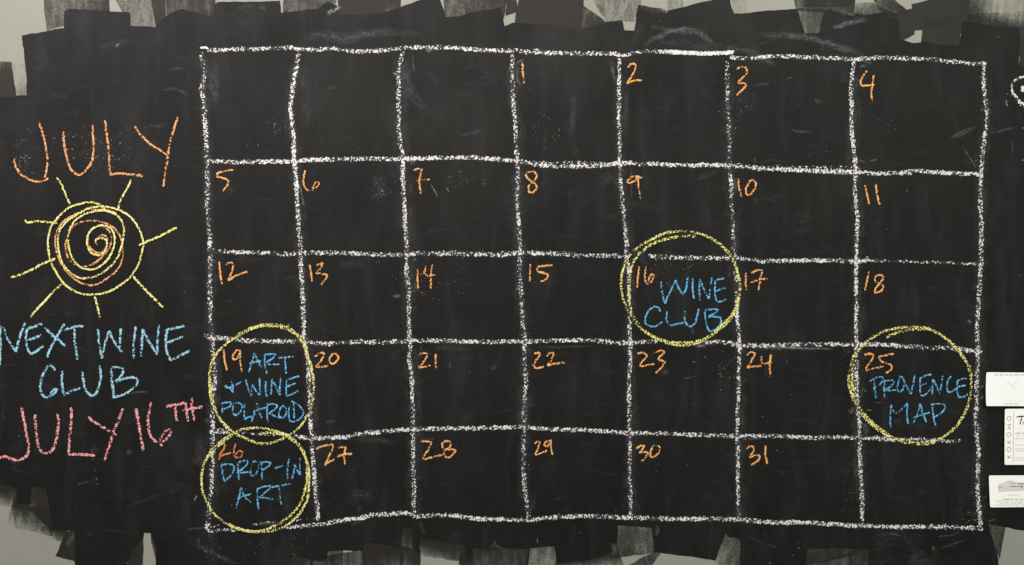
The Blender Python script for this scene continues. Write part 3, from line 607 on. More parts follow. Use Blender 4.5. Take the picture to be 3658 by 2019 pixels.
# ---------------------------------------------------------------- dates
DATES = {
 1: ('T3', [[[(170,575),(175,660),(185,770)]]], 'lone stroke just right of the fourth vertical grid line'),
 2: ('T3', [[[(1135,625),(1175,590),(1215,600),(1200,660),(1165,720),(1130,775)],[(1130,775),(1190,745),(1268,740)]]], 'with a long flat foot in the top row'),
 3: ('T3', [[[(2140,640),(2185,618),(2235,630),(2225,680),(2150,760)],[(2150,765),(2220,770),(2220,800),(2140,880)]]], 'sharp zigzag figure in the top row'),
 4: ('T4', [[[(1125,655),(1090,700),(1065,760),(1080,795),(1130,790),(1200,785)],[(1190,690),(1175,790),(1165,870),(1178,930)]]], 'open topped figure in the top right cell'),
 5: ('N1', [[[(290,103),(230,110),(165,125),(163,155),(230,170),(255,185),(250,210),(210,265)]]], 'in the first cell of the second row'),
 6: ('N1', [[[(840,105),(828,160),(830,220),(865,260),(900,255),(945,215),(945,195),(920,200),(895,245)]]], 'open curl in the second row'),
 7: ('N1', [[[(1670,105),(1700,95),(1735,95),(1720,150),(1715,210),(1725,285)],[(1695,190),(1740,180),(1795,177)]]], 'crossed single figure in the second row'),
 8: ('N2', [[[(165,150),(135,120),(140,98),(180,93),(205,115),(185,150),(155,175),(150,215),(175,225),(200,195),(190,165),(165,150)]]], 'narrow double loop in the second row'),
 9: ('N2', [[[(820,120),(785,125),(755,150),(765,165),(800,150),(820,122),(845,132)],[(820,120),(825,190),(838,260)]]], 'with a leaf shaped loop above the WINE CLUB ring'),
 10: ('N2', [[[(1437,132),(1442,190),(1455,245)]],[[(1510,148),(1485,190),(1482,230),(1505,235),(1540,195),(1545,160),(1520,145),(1500,155)]]], 'slanted stroke and round zero in the second row'),
 11: ('N2', [[[(2210,170),(2222,220),(2238,292)]],[[(2278,170),(2285,230),(2302,295)]]], 'pair of leaning strokes at the end of the second row'),
 12: ('N3', [[[(155,65),(163,140),(172,215)]],[[(200,85),(225,70),(250,78),(240,130),(215,190)],[(215,190),(270,155),(340,130)]]], 'with a rising tail in the first cell of the third row'),
 13: ('N3', [[[(748,85),(758,140),(765,195)]],[[(795,90),(835,70),(825,105),(790,135)],[(790,138),(865,150),(860,170),(825,215)]]], 'right of the 12 in the third row'),
 14: ('N3', [[[(1457,115),(1458,180),(1460,240)]],[[(1515,95),(1500,145),(1530,158),(1575,148)],[(1555,85),(1545,150),(1545,240)]]], 'thin strokes in the third row'),
 15: ('N3', [[[(2198,80),(2195,140),(2195,195)]],[[(2345,88),(2290,92),(2245,100)],[(2245,100),(2245,130),(2290,140),(2315,150),(2300,180),(2265,195)]]], 'with a long flat top on its second figure'),
 16: ('F', [[[(320,470),(305,560),(295,705)]],[[(390,470),(380,560),(385,630),(410,665),(450,640),(480,570),(455,550),(430,600),(415,655)]]], 'inside the yellow ring beside the words WINE CLUB'),
 17: ('N4', [[[(1088,175),(1082,250),(1090,320)]],[[(1130,175),(1180,155),(1225,150),(1205,230),(1190,320)],[(1125,260),(1190,235),(1265,225)]]], 'crossed figure just right of the WINE CLUB ring'),
 18: ('N4', [[[(2115,165),(2095,250),(2082,325)]],[[(2240,215),(2210,190),(2165,210),(2160,240),(2200,265),(2235,285),(2215,325),(2160,345),(2165,310),(2205,260),(2238,215)]]], 'in the last cell of the third row'),
 19: ('D', [[[(340,360),(350,480),(375,620)]],[[(540,380),(500,370),(450,440),(455,490),(500,480),(540,400)],[(540,375),(540,500),(560,635)]]], 'inside the yellow ring beside the word ART'),
 20: ('N5', [[[(178,105),(215,75),(258,70),(240,120),(185,185)],[(185,190),(240,188),(290,180)]],[[(330,75),(300,120),(305,160),(340,160),(375,115),(360,80),(325,80)]]], 'just right of the ART and WINE POLAROID ring'),
 21: ('N5', [[[(1045,90),(1085,72),(1120,85),(1100,130),(1045,190)],[(1045,195),(1090,190),(1145,180)]],[[(1187,80),(1185,140),(1195,212)]]], 'ending in one upright stroke in the fourth row'),
 22: ('N5', [[[(2010,80),(2050,65),(2060,85),(2020,140),(2000,180),(2030,200),(2090,185)]],[[(2115,100),(2150,70),(2175,75),(2150,140),(2120,175)],[(2120,178),(2190,160),(2265,152)]]], 'linked figures with a long tail in the fourth row'),
 23: ('N6', [[[(180,78),(220,70),(265,90),(230,130),(200,170),(215,190)],[(215,190),(270,170),(320,165)]],[[(325,75),(375,52),(410,65),(370,100),(350,125)],[(350,125),(410,145),(390,180),(330,240)]]], 'in the cell below the WINE CLUB ring'),
 24: ('N6', [[[(1090,90),(1135,62),(1165,80),(1130,140),(1095,195)],[(1095,195),(1150,185),(1215,180)]],[[(1215,95),(1215,140),(1240,160),(1305,150)],[(1295,85),(1285,170),(1290,270)]]], 'with a long stemmed four in the fourth row'),
 25: ('G', [[[(315,380),(365,365),(415,380),(385,440),(330,520),(340,548)],[(335,545),(420,520),(520,498)]],[[(625,370),(550,380),(470,395)],[(470,390),(480,440),(550,465),(600,490),(600,530),(540,572)]]], 'inside the yellow ring above the word PROVENCE'),
 26: ('E', [[[(330,290),(360,300),(340,350),(300,410),(285,480)],[(290,440),(370,410),(430,395)]],[[(485,280),(470,350),(455,420),(500,455),(560,445),(575,390),(530,370),(480,420)]]], 'inside the yellow ring above the words DROP-IN ART'),
 27: ('N7', [[[(80,110),(140,85),(235,70),(230,110),(195,180),(160,265)],[(160,265),(195,230),(245,205)]],[[(280,100),(350,90),(340,150),(340,255)],[(270,180),(340,160),(410,155)]]], 'right of the DROP-IN ART ring'),
 28: ('N7', [[[(1045,45),(1090,40),(1140,50),(1110,110),(1065,190),(1075,210)],[(1075,208),(1150,185),(1240,165)]],[[(1250,110),(1230,70),(1260,40),(1310,45),(1320,80),(1270,120),(1250,150),(1270,185),(1310,185),(1365,120),(1300,115),(1250,125)]]], 'wide figures joined by a foot in the bottom row'),
 29: ('N7', [[[(2085,65),(2110,45),(2135,50),(2115,110),(2090,160)],[(2090,165),(2140,150),(2200,125)]],[[(2230,35),(2190,45),(2170,75),(2200,90),(2230,50)],[(2235,25),(2235,90),(2250,165)]]], 'small figures in the middle of the bottom row'),
 30: ('N8', [[[(265,155),(320,120),(375,112),(340,170),(305,215)],[(305,215),(370,200),(420,205)],[(425,205),(390,260),(325,340)]],[[(480,130),(455,190),(450,260),(490,265),(550,220),(575,160),(550,120),(500,112),(470,140)]]], 'ending in a round zero in the bottom row'),
 31: ('N8', [[[(1710,160),(1760,125),(1810,130),(1810,180),(1770,240),(1750,275)],[(1750,270),(1830,245),(1890,245)],[(1895,250),(1860,310),(1775,370)]],[[(1965,115),(1960,230),(1985,355)]]], 'last date in the bottom row'),
}
for d, (key, digits, where) in DATES.items():
    w = 9.0 if d not in (14, 29, 6) else 8.2
    lab = 'orange chalk date %d %s' % (d, where)
    mt = 'rust' if d == 26 else 'orange'
    if len(digits) == 1:
        o = chalk('date_number', [P(key, s) for s in digits[0]], w, 1.15, mt, base=0.0014)
        tag(o, lab, 'date number', 'orange chalk dates in the calendar cells')
    else:
        allp = [P(key, s) for dg in digits for s in dg]
        o = empty('date_number', centre_foot(allp))
        tag(o, lab, 'date number', 'orange chalk dates in the calendar cells')
        for dg in digits:
            chalk('digit', [P(key, s) for s in dg], w, 1.15, mt, o, base=0.0014)

# ---------------------------------------------------------------- month, notes
writing('month_title', [[
  [[(500,125),(540,240),(575,360),(600,480),(612,600),(605,730),(580,840)],[(622,848),(580,870),(520,893),(440,885),(350,850),(270,795),(215,710),(190,650),(195,600)]],
  [[(818,255),(822,370),(840,490),(870,620),(905,720),(960,785),(1020,805),(1080,770),(1140,700),(1185,620),(1200,500),(1198,370),(1188,250),(1190,155)]],
  [[(1352,110),(1362,230),(1380,370),(1398,520),(1405,650),(1412,750),(1425,815)],[(1420,805),(1500,788),(1620,795),(1740,805),(1828,828)],[(1785,793),(1828,828)]],
  [[(1725,185),(1780,270),(1860,350),(1950,430),(2050,490),(2155,558)],[(2275,70),(2230,210),(2185,370),(2155,520),(2140,620),(2120,740),(2105,850),(2088,955)]]]],
  'A', 11.0, 1.0, 'peach', 'tall orange chalk word JULY above the chalk sun', 'month title')

writing('next_event_note', [
 [ [[(8,80),(8,200),(5,330),(4,450)],[(35,100),(65,190),(105,260),(150,330)],[(150,330),(175,230),(205,140),(235,60)]],
   [[(255,110),(245,200),(260,290),(290,355)],[(255,115),(320,95),(395,68)],[(270,215),(330,195),(385,172)],[(290,350),(350,315),(410,270)]],
   [[(415,105),(490,175),(550,225),(605,272)],[(600,70),(550,150),(500,240),(465,310),(440,378)]],
   [[(595,130),(680,100),(775,90)],[(690,115),(692,220),(705,320),(720,400)]] ],
 [ [[(908,120),(915,220),(930,310),(945,390)],[(945,385),(970,270),(1010,135)],[(1010,135),(1060,240),(1130,330)],[(1120,110),(1115,220),(1110,300),(1130,330)]],
   [[(1255,95),(1243,200),(1235,300),(1240,390)]],
   [[(1325,115),(1315,220),(1308,370)],[(1320,115),(1370,220),(1415,290),(1455,355)],[(1470,80),(1460,180),(1455,350)]],
   [[(1545,130),(1535,250),(1545,330),(1580,415)],[(1525,132),(1610,110),(1710,90)],[(1540,245),(1620,215),(1705,185)],[(1580,410),(1660,365),(1755,315)]] ],
 [ [[(515,500),(485,460),(450,460),(405,530),(380,610),(378,690),(410,740),(450,745),(500,715),(535,670),(505,672),(470,720)]],
   [[(580,500),(575,600),(590,700),(605,730)],[(600,728),(660,690),(745,660)]],
   [[(762,505),(775,600),(800,690),(850,735),(890,715),(920,640),(935,540),(925,455)]],
   [[(1028,475),(1035,580),(1045,660),(1050,745)],[(1030,475),(1085,468),(1145,485),(1140,520),(1110,565),(1070,605)],[(1070,605),(1150,575),(1240,565),(1278,585),(1260,640),(1200,690),(1120,730),(1045,748)]] ]],
 'K', 12.5, .96, 'sky', 'pale blue chalk words NEXT WINE CLUB below the chalk sun', 'chalk note', 'chalk notes on the chalkboard')

writing('event_date_note', [
 [ [[(200,830),(225,960),(250,1100),(270,1200),(260,1270),(220,1310),(160,1330),(110,1315),(60,1295),(0,1302),(-40,1312)]],
   [[(325,905),(335,1000),(345,1120),(365,1220),(415,1265),(475,1245),(515,1180),(535,1060),(545,960),(535,900)]],
   [[(662,840),(665,920),(655,1040),(645,1150),(640,1275)],[(635,1275),(740,1275),(880,1285)]],
   [[(820,930),(870,970),(950,1020),(1035,1070)],[(1140,850),(1100,960),(1055,1060),(1015,1190),(970,1325)],[(1035,1070),(1080,1095)]] ],
 [ [[(1258,850),(1280,960),(1300,1080),(1325,1240)]],
   [[(1395,790),(1380,880),(1370,980),(1385,1080),(1420,1140),(1475,1165),(1530,1140),(1575,1090),(1580,1050),(1545,1045),(1510,1090),(1480,1150),(1495,1200)]],
   [[(1540,835),(1630,815),(1730,800)],[(1620,820),(1625,890),(1640,970)]],
   [[(1715,800),(1725,880),(1740,970)],[(1775,745),(1780,850),(1800,960)],[(1690,868),(1780,850),(1875,832)]] ]],
 'K', 14.0, .96, 'pink', 'pink chalk words JULY 16TH at the lower left of the chalkboard', 'chalk note', 'chalk notes on the chalkboard')

EV = 'chalk notes on the chalkboard'
writing('event_note', [
 [ [[(560,640),(568,730),(600,880)],[(600,880),(650,770),(720,620)],[(720,620),(755,710),(805,785)],[(850,580),(840,700),(805,785)]],
   [[(910,600),(908,700),(922,825)]],
   [[(990,610),(982,720),(988,850)],[(990,615),(1030,720),(1085,830)],[(1120,590),(1105,700),(1085,830)]],
   [[(1160,625),(1155,740),(1165,830),(1190,865)],[(1160,625),(1210,608),(1258,602)],[(1160,740),(1220,720),(1275,705)],[(1190,862),(1240,850),(1278,825)]] ],
 [ [[(550,970),(530,930),(490,912),(440,940),(400,1000),(385,1060),(400,1110),(460,1135),(520,1120),(580,1080)]],
   [[(628,960),(618,1050),(640,1110),(670,1125)],[(670,1125),(740,1105),(820,1090)]],
   [[(825,960),(820,1050),(845,1115),(890,1135),(930,1100),(955,1030),(975,935)]],
   [[(1040,950),(1045,1040),(1065,1130),(1095,1190)],[(1035,955),(1110,945),(1190,940),(1170,970),(1120,1005),(1080,1025)],[(1080,1025),(1150,1025),(1210,1035),(1225,1065),(1210,1110),(1160,1165),(1095,1192)]] ]],
 'F', 9.5, .92, 'blue', 'blue chalk words WINE CLUB inside the ring round the 16', 'chalk note', EV)
writing('event_note', [
 [ [[(705,410),(690,490),(665,570),(640,645)],[(705,410),(750,500),(795,585)],[(645,540),(720,520),(790,505)]],
   [[(835,430),(838,540),(860,660)],[(835,430),(900,422),(965,420),(930,470),(850,525)],[(845,545),(930,545),(1010,545)]],
   [[(1005,470),(1090,460),(1185,450)],[(1075,455),(1085,550),(1090,660)]] ],
 [ [[(425,720),(440,780),(452,850),(450,890)],[(560,740),(500,790),(430,820),(380,830),(350,815),(375,800),(405,825),(455,888)]] ],
 [ [[(605,730),(630,820),(670,935)],[(670,935),(680,860),(690,790)],[(690,790),(730,870),(775,915)],[(770,710),(775,820),(780,915)]],
   [[(850,750),(845,840),(860,940)]],
   [[(925,720),(918,820),(912,910)],[(925,720),(970,820),(1020,920)],[(1030,710),(1020,820),(1020,920)]],
   [[(1100,735),(1095,830),(1100,935)],[(1095,740),(1170,710),(1250,688)],[(1100,820),(1150,795),(1210,775)],[(1100,930),(1170,905),(1240,870)]] ],
 [ [[(315,1020),(320,1090),(318,1150)],[(310,1020),(370,1005),(440,1010),(420,1050),(340,1090)]],
   [[(450,1030),(450,1110),(470,1165),(510,1150),(550,1100),(560,1050),(530,1015),(460,1020)]],
   [[(590,1025),(585,1120),(590,1215)],[(590,1205),(640,1185),(690,1165)]],
   [[(740,1015),(710,1130),(675,1240)],[(740,1020),(760,1110),(800,1195)],[(690,1130),(760,1095),(850,1070)]],
   [[(865,1015),(862,1120),(870,1245)],[(865,1040),(930,1025),(990,1040),(960,1090),(890,1130)],[(880,1130),(950,1170),(1060,1200)]],
   [[(1040,1050),(1015,1110),(1010,1170),(1040,1195),(1080,1170),(1100,1110),(1080,1060),(1040,1048)]],
   [[(1135,1040),(1125,1120),(1125,1200)]],
   [[(1180,1000),(1185,1100),(1190,1200)],[(1150,985),(1230,1030),(1290,1090),(1300,1150),(1250,1210),(1180,1240),(1130,1230),(1120,1170)]] ]],
 'D', 9.0, .95, 'blue', 'blue chalk words ART and WINE POLAROID inside the ring round the 19', 'chalk note', EV)
writing('event_note', [
 [ [[(310,545),(325,640),(345,745)],[(310,540),(380,535),(450,540),(465,580),(440,650),(390,710),(350,745)]],
   [[(510,520),(515,620),(525,725)],[(510,520),(570,495),(630,495),(625,530),(570,590),(500,640)],[(500,640),(570,635),(640,630)]],
   [[(690,510),(665,590),(665,660),(690,680),(730,650),(760,580),(750,520),(715,498),(690,510)]],
   [[(795,520),(800,620),(803,720)],[(775,515),(840,508),(910,515),(880,560),(800,610)]],
   [[(945,586),(1000,568),(1058,550)]],
   [[(1130,470),(1110,590),(1112,725)]],
   [[(1200,530),(1185,620),(1165,710)],[(1200,540),(1225,610),(1265,665)],[(1260,455),(1262,560),(1265,665)]] ],
 [ [[(545,815),(530,920),(490,1065)],[(548,820),(590,920),(670,1000)],[(525,940),(600,915),(670,895)]],
   [[(745,840),(745,950),(765,1080)],[(735,840),(820,805),(915,795),(870,850),(790,925)],[(750,935),(840,940),(935,960)]],
   [[(920,815),(1030,790),(1160,770)],[(1005,800),(1020,900),(1035,1025)]] ]],
 'E', 9.0, .95, 'blue', 'blue chalk words DROP-IN ART inside the ring round the 26', 'chalk note', EV)
writing('event_note', [
 [ [[(415,630),(425,740),(440,845)],[(370,660),(430,620),(490,610),(515,635),(490,680),(410,740)]],
   [[(525,640),(525,740),(530,830)],[(525,660),(590,645),(635,660),(600,710),(530,750)],[(530,750),(590,755),(650,750)]],
   [[(690,605),(670,680),(665,750),(690,775),(725,740),(735,660),(710,610),(690,600)]],
   [[(720,620),(760,710),(805,790)],[(845,590),(830,690),(805,795)]],
   [[(905,620),(905,710),(905,800)],[(905,625),(960,600),(1025,582)],[(905,705),(940,695),(975,680)],[(905,800),(940,810),(990,770),(1030,720)]],
   [[(1040,630),(1035,720),(1030,805)],[(1040,630),(1080,710),(1110,790)],[(1145,600),(1130,700),(1110,790)]],
   [[(1235,605),(1200,640),(1185,710),(1200,775),(1240,770),(1290,730)]],
   [[(1300,650),(1295,740),(1310,825)],[(1295,650),(1350,635),(1400,630)],[(1290,720),(1340,710),(1390,700)],[(1310,825),(1370,820),(1410,795)]] ],
 [ [[(597,905),(592,1010),(593,1145)],[(597,905),(615,960),(645,1000)],[(645,1000),(710,950),(770,890)],[(770,890),(765,1000),(780,1105)]],
   [[(905,890),(880,990),(835,1100)],[(905,890),(930,990),(970,1090)],[(835,1045),(920,1015),(1010,985)]],
   [[(1030,910),(1045,1030),(1070,1145)],[(1020,905),(1090,895),(1160,905),(1170,940),(1120,1000),(1050,1040)]] ]],
 'G', 8.5, .95, 'blue', 'blue chalk words PROVENCE MAP inside the ring round the 25', 'chalk note', EV)

# ---------------------------------------------------------------- rings
RG = 'yellow chalk rings round event dates'
def yring(label, paths, w, p):
    o = chalk('chalk_ring', paths, w, p * 1.08, 'yellow', base=0.0017)
    tag(o, label, 'chalk ring', RG)
yring('double yellow chalk ring round the date 16 and WINE CLUB', [
 P('F',[(250,305),(340,235),(440,180),(560,120),(680,90),(800,85),(920,95),(1040,130),(1160,190),(1270,280),(1340,370),(1390,500),(1420,640),(1425,760),(1400,900),(1350,1010),(1260,1120),(1150,1210),(1040,1280),(920,1325),(780,1340),(640,1315),(500,1265),(380,1190),(270,1080),(200,960),(145,840),(120,720),(120,620),(140,510),(165,430),(225,320)]),
 P('F',[(940,140),(820,135),(700,150),(560,185),(440,235),(340,310),(270,390),(230,490),(210,600),(205,720),(210,850),(230,960),(290,1090),(400,1200),(520,1260),(660,1305),(800,1310),(940,1300),(1060,1255),(1180,1170),(1290,1060),(1370,960),(1410,830),(1432,700),(1405,560),(1370,440),(1310,340),(1220,240),(1120,160),(1010,120)])], 12.5, .78)
yring('yellow chalk ring round the date 19 and ART and WINE POLAROID', [
 P('D',[(1310,250),(1230,180),(1130,110),(1000,70),(880,65),(760,80),(650,120),(540,175),(440,245),(350,320),(270,400),(210,500),(180,600),(170,720),(175,850),(195,980),(230,1090),(290,1190)]) + P('E',[(390,100),(500,170),(600,220),(720,270),(850,285),(970,260),(1080,210),(1180,150),(1270,70)]) + P('D',[(1330,1190),(1380,1100),(1420,980),(1430,850),(1425,720),(1400,590),(1370,480),(1330,350),(1290,270),(1210,190),(1100,120),(980,90),(860,85),(740,95)]),
 P('D',[(860,75),(740,95),(620,150),(520,200),(420,265)]), P('D',[(200,480),(175,640),(180,800),(205,950),(235,1080),(310,1220),(430,1350)]), P('D',[(1280,270),(1340,400),(1375,520),(1410,600)])], 12.5, .88)
yring('yellow chalk ring round the date 26 and DROP-IN ART', [
 P('E',[(480,150),(580,110),(700,95),(830,100),(950,130),(1060,165),(1160,220),(1250,310),(1310,400),(1345,520),(1350,640),(1340,760),(1310,900),(1260,1020),(1180,1120),(1070,1210),(950,1280),(820,1330),(700,1345),(560,1325),(430,1280),(320,1215),(210,1110),(140,990),(95,880),(75,760),(80,640),(105,530),(160,420),(230,330),(330,240),(440,170),(520,145)]),
 P('E',[(780,160),(950,155),(1080,190),(1180,250),(1280,350),(1340,480),(1368,600),(1372,720),(1368,850),(1340,980),(1280,1100),(1200,1190),(1080,1280),(940,1335),(760,1352),(620,1335),(480,1295),(380,1250)]),
 P('E',[(1100,170),(1200,240),(1325,390)]), P('E',[(170,440),(250,340),(350,250),(450,185)])], 12.0, .88)
yring('wide yellow chalk ring round the date 25 and PROVENCE MAP', [
 P('G',[(545,190),(640,150),(760,115),(880,105),(1000,110),(1110,160),(1210,235),(1300,320),(1370,420),(1420,530),(1440,650),(1440,750),(1420,870),(1370,1000),(1300,1110),(1200,1210),(1080,1280),(950,1310),(800,1295),(650,1265),(520,1210),(400,1120),(300,1020),(230,910),(180,800),(150,700),(150,600),(170,490),(210,380),(290,280),(390,200),(510,135),(640,100),(780,85),(900,85),(1000,95)]),
 P('G',[(1000,100),(1150,190),(1260,290),(1350,400),(1420,500),(1450,600)]), P('G',[(200,420),(185,560),(185,680),(200,800),(240,900),(320,1010),(430,1120),(560,1220),(700,1290),(850,1315),(960,1325),(1060,1295)])], 13.0, .82)

# ---------------------------------------------------------------- chalk sun
sun = empty('sun_drawing', (340, 1135))
tag(sun, 'yellow and orange chalk spiral sun with eight rays between JULY and NEXT WINE CLUB', 'sun drawing')
o = chalk('spiral', [P('B',[(905,715),(890,680),(910,640),(950,620),(990,640),(995,690),(980,740),(940,780),(890,780),(840,740),(815,680),(825,620),(870,560),(930,535),(990,560),(1030,620),(1030,690),(1000,760),(940,830),(860,890),(780,915),(700,890),(640,840),(612,760),(615,680),(645,590),(710,520),(800,490),(900,492),(1000,520),(1080,580),(1120,650),(1135,720),(1140,790),(1125,880),(1070,960),(980,1030),(900,1075),(830,1085),(750,1060),(660,1000),(600,930),(550,840),(520,740),(515,650),(545,560),(600,490),(700,430),(800,390),(900,385),(1000,395),(1080,420)])], 8.5, 1.05, 'peach', sun, base=0.0009)
o['label'] = 'thin orange chalk spiral'
o = chalk('spiral', [P('B',[(985,395),(930,345),(840,318),(740,335),(650,365),(560,440),(490,530),(455,640),(455,760),(480,870),(530,970),(600,1070),(700,1140),(800,1168),(920,1165),(1040,1130),(1150,1060),(1225,990),(1290,880),(1320,760),(1330,690),(1310,610),(1260,510),(1180,430),(1090,385),(1000,362),(920,358),(830,375),(720,430),(620,500),(560,580),(543,680),(555,790),(590,890),(660,970),(740,1015),(820,1020),(910,995),(1010,925),(1080,850),(1125,740),(1145,650),(1150,560),(1110,460),(1020,405),(920,398),(810,420),(720,470),(665,540),(640,620),(640,720),(670,820),(730,900),(800,935),(880,935),(960,890),(1020,820),(1060,720),(1065,640),(1040,570),(980,535),(920,535),(860,565),(820,620),(812,700),(835,770),(880,800),(930,805),(975,770),(995,700),(980,660),(940,650),(900,660),(888,685)])], 9.2, 1.15, 'yellow', sun, base=0.0015)
o['label'] = 'yellow chalk spiral that forms the rim'
for ray, w in (([(530,90),(570,150),(600,220),(630,290),(652,338)],9), ([(1217,112),(1180,190),(1140,260),(1110,320),(1095,388)],9), ([(245,480),(242,495),(260,505),(330,495),(420,500),(538,514)],9.5),
            ([(1638,552),(1540,600),(1430,655),(1340,690),(1288,714)],10), ([(108,1012),(200,985),(300,940),(400,885),(518,838)],10.5), ([(578,1072),(500,1140),(420,1230),(350,1300),(288,1378)],9.5),
            ([(882,1185),(905,1270),(928,1385)],10), ([(1236,1004),(1330,1110),(1420,1200),(1508,1288)],10)):
    chalk('ray', [P('B', ray)], w, 1.15, 'yellow', sun, base=0.0012)

# ---------------------------------------------------------------- doodle cut by the right edge of the view
dood = empty('eye_doodle', (3668, 385))
tag(dood, 'white chalk eye shaped doodle with a dot near the upper right edge', 'chalk doodle')
chalk('outline', [P('R',[(890,250),(820,215),(734,212),(680,222),(630,255),(606,290),(604,340),(622,385),(660,430),(700,470),(760,505),(830,490),(890,430),(915,340),(890,250)]),
                  dict(pts=P('R',[(610,380),(650,440),(700,490),(760,520),(820,500)]), w=18, p=.8)], 11, 1.05, 'white', dood)
chalk('dot', [P('R',[(700,325),(722,318),(740,330),(735,350),(715,352),(705,338),(720,335),(730,340)])], 13, 1.3, 'white', dood)

# ---------------------------------------------------------------- business cards
def sheet(name, corners, h, thick, mat, parent, curl):
    """card stock: a thin bent sheet with rounded corners, corners clockwise from top left"""
    N = 16
    V, Fc = [], []
    def pt(s, t):
        a, b, c, d = (Vector(q) for q in corners)
        return a.lerp(b, s).lerp(d.lerp(c, s), t)
    def hh(s, t): return h + curl * ((1 - s) ** 3) * (t ** 2) + 0.0004 * s * (1 - t)
    for k in (0, 1):
        for i in range(N + 1):
            for j in range(N + 1):
                s, t = i / N, j / N
                p = pt(s, t)
                e = 0.03     # clipped corner
                for (cs, ct) in ((0,0),(1,0),(1,1),(0,1)):
                    ds, dt = abs(s - cs), abs(t - ct)
                    if ds < 1e-6 and dt < 1e-6:
                        p = p.lerp(pt(0.5, 0.5), 0.012)
                V.append(W(p, hh(s, t) + (thick if k == 0 else 0)))
    S = (N + 1) ** 2
    for i in range(N):
        for j in range(N):
            a = i * (N + 1) + j
            Fc.append((a, a + 1, a + N + 2, a + N + 1))
            Fc.append((S + a, S + a + N + 1, S + a + N + 2, S + a + 1))
    idx = lambda i, j: i * (N + 1) + j
    loop = [idx(i, 0) for i in range(N)] + [idx(N, j) for j in range(N)] + [idx(i, N) for i in range(N, 0, -1)] + [idx(0, j) for j in range(N, 0, -1)]
    for q in range(len(loop)):
        a, b = loop[q], loop[(q + 1) % len(loop)]
        Fc.append((a, S + a, S + b, b))
    o = link(name, V, Fc, M[mat], parent)
    return o, (lambda p: hh(min(1, max(0, (p[0] - corners[0][0]) / (corners[1][0] - corners[0][0]))), min(1, max(0, (p[1] - corners[0][1]) / (corners[3][1] - corners[0][1])))) + thick)

def ink(name, paths, width, mat, parent, hfun, off=0.00008):
    """printed lines: thin flat film of ink on the card"""
    V, Fc = [], []
    for pi, path in enumerate(paths):
        for run in split_corners(path, 35):
            sm = smooth(run, 1.2)
            LAYER[0] += 1
            lift = off + (LAYER[0] % 31) * 0.0000015
            st = len(V); n = len(sm)
            for i, p in enumerate(sm):
                t = sm[min(n-1, i+1)] - sm[max(0, i-1)]
                t = t.normalized() if t.length > 1e-9 else Vector((1, 0))
                nx = Vector((-t.y, t.x)) * width * 0.5
                for sgn in (-1, 1):
                    q = p + nx * sgn
                    V.append(W(q, hfun(p) + lift))
            for i in range(n - 1):
                k = st + i * 2
                Fc.append((k, k + 1, k + 3, k + 2))
    return link(name, V, Fc, M[mat], parent)

def fill(name, poly, mat, parent, hfun, off=0.00006):
    vs = [W(p, hfun(p) + off) for p in poly]
    fs = tess(poly)
    return link(name, vs, fs, M[mat], parent)

rnd = random.Random(5)
def scribble(x0, x1, y, h, gaps=0.16):
    """a line of print too small to read: one run of tiny up and down strokes per word"""
    out, x = [], x0
    while x < x1 - 2:
        L = min(x1 - x, rnd.uniform(9, 22))
        pts, q, up = [], x, 1
        while q < x + L:
            pts.append((q, y - up * h * rnd.uniform(0.1, 0.5)))
            q += rnd.uniform(0.9, 1.7); up = -up
        if len(pts) > 1: out.append(pts)
        x += L + rnd.uniform(2.0, 4.0)
    return out

CG = 'business cards along the right edge of the view'
# upper card
c1 = empty('business_card', (3612, 1449)); tag(c1, 'white landscape card with a mostly blank face, topmost of the three', 'business card', CG)
_, hf = sheet('card_sheet', [(3519,1329),(3722,1331),(3720,1451),(3512,1448)], 0.0030, 0.0004, 'card', c1, 0.0045)
ink('printed_line', scribble(3547, 3690, 1338.5, 4.2), 1.5, 'grey', c1, hf)
ink('printed_line', scribble(3580, 3634, 1441, 2.6), 1.0, 'grey', c1, hf)
ink('faint_emblem', [P('Q1',[(870,540),(960,500),(980,580),(1040,620),(1090,540),(1200,530)]), P('Q1',[(980,660),(1080,650),(1110,710)])], 1.8, 'pale', c1, hf)
# middle card
c2 = empty('business_card', (3640, 1659)); tag(c2, 'cream upright card reading KOKOMO along its side, with a dark tree', 'business card', CG)
_, hf = sheet('card_sheet', [(3585,1459.5),(3702,1459),(3701,1659),(3582,1658.5)], 0.0030, 0.0004, 'cream', c2, 0.0012)
name = empty('printed_name', (3599, 1634), 0.0035, c2)
def oval(cx, cy, rx, ry):
    return [[(cx + rx * math.cos(a * math.pi / 8), cy + ry * math.sin(a * math.pi / 8)) for a in range(17)]]
def Q(p): return P('Q2', [p])[0]
def letter_O(cx, cy): return [[Q((cx + 43 * math.cos(a * math.pi / 9), cy + 48 * math.sin(a * math.pi / 9))) for a in range(19)]]
def letter_K(x0, x1, y): # stem along the bottom, arms up: the word is printed sideways
    return [P('Q2', [(x0, y), (x1, y)]), P('Q2', [(x0 + 30, y), (x0 + 75, y - 55)])[::-1], P('Q2', [(x0 + 38, y - 2), (x0 + 5, y - 56)])]
for L in (letter_K(195, 280, 1196), letter_O(235, 1010), letter_K(195, 277, 872), letter_O(236, 690),
          [P('Q2', [(200, 556), (282, 562)]), P('Q2', [(282, 562), (222, 512)]), P('Q2', [(222, 512), (284, 464)]), P('Q2', [(284, 464), (200, 470)])], letter_O(243, 332)):
    ink('letter', L, 1.5, 'ink', name, hf)
ink('rule_line', [P('Q2', [(346,185),(338,500),(332,900),(332,1280)])], 1.1, 'ink', c2, hf)
fill('hill_emblem', P('Q2', [(535,465),(545,420),(575,345),(620,310),(760,300),(840,350),(850,465)]), 'khaki', c2, hf)
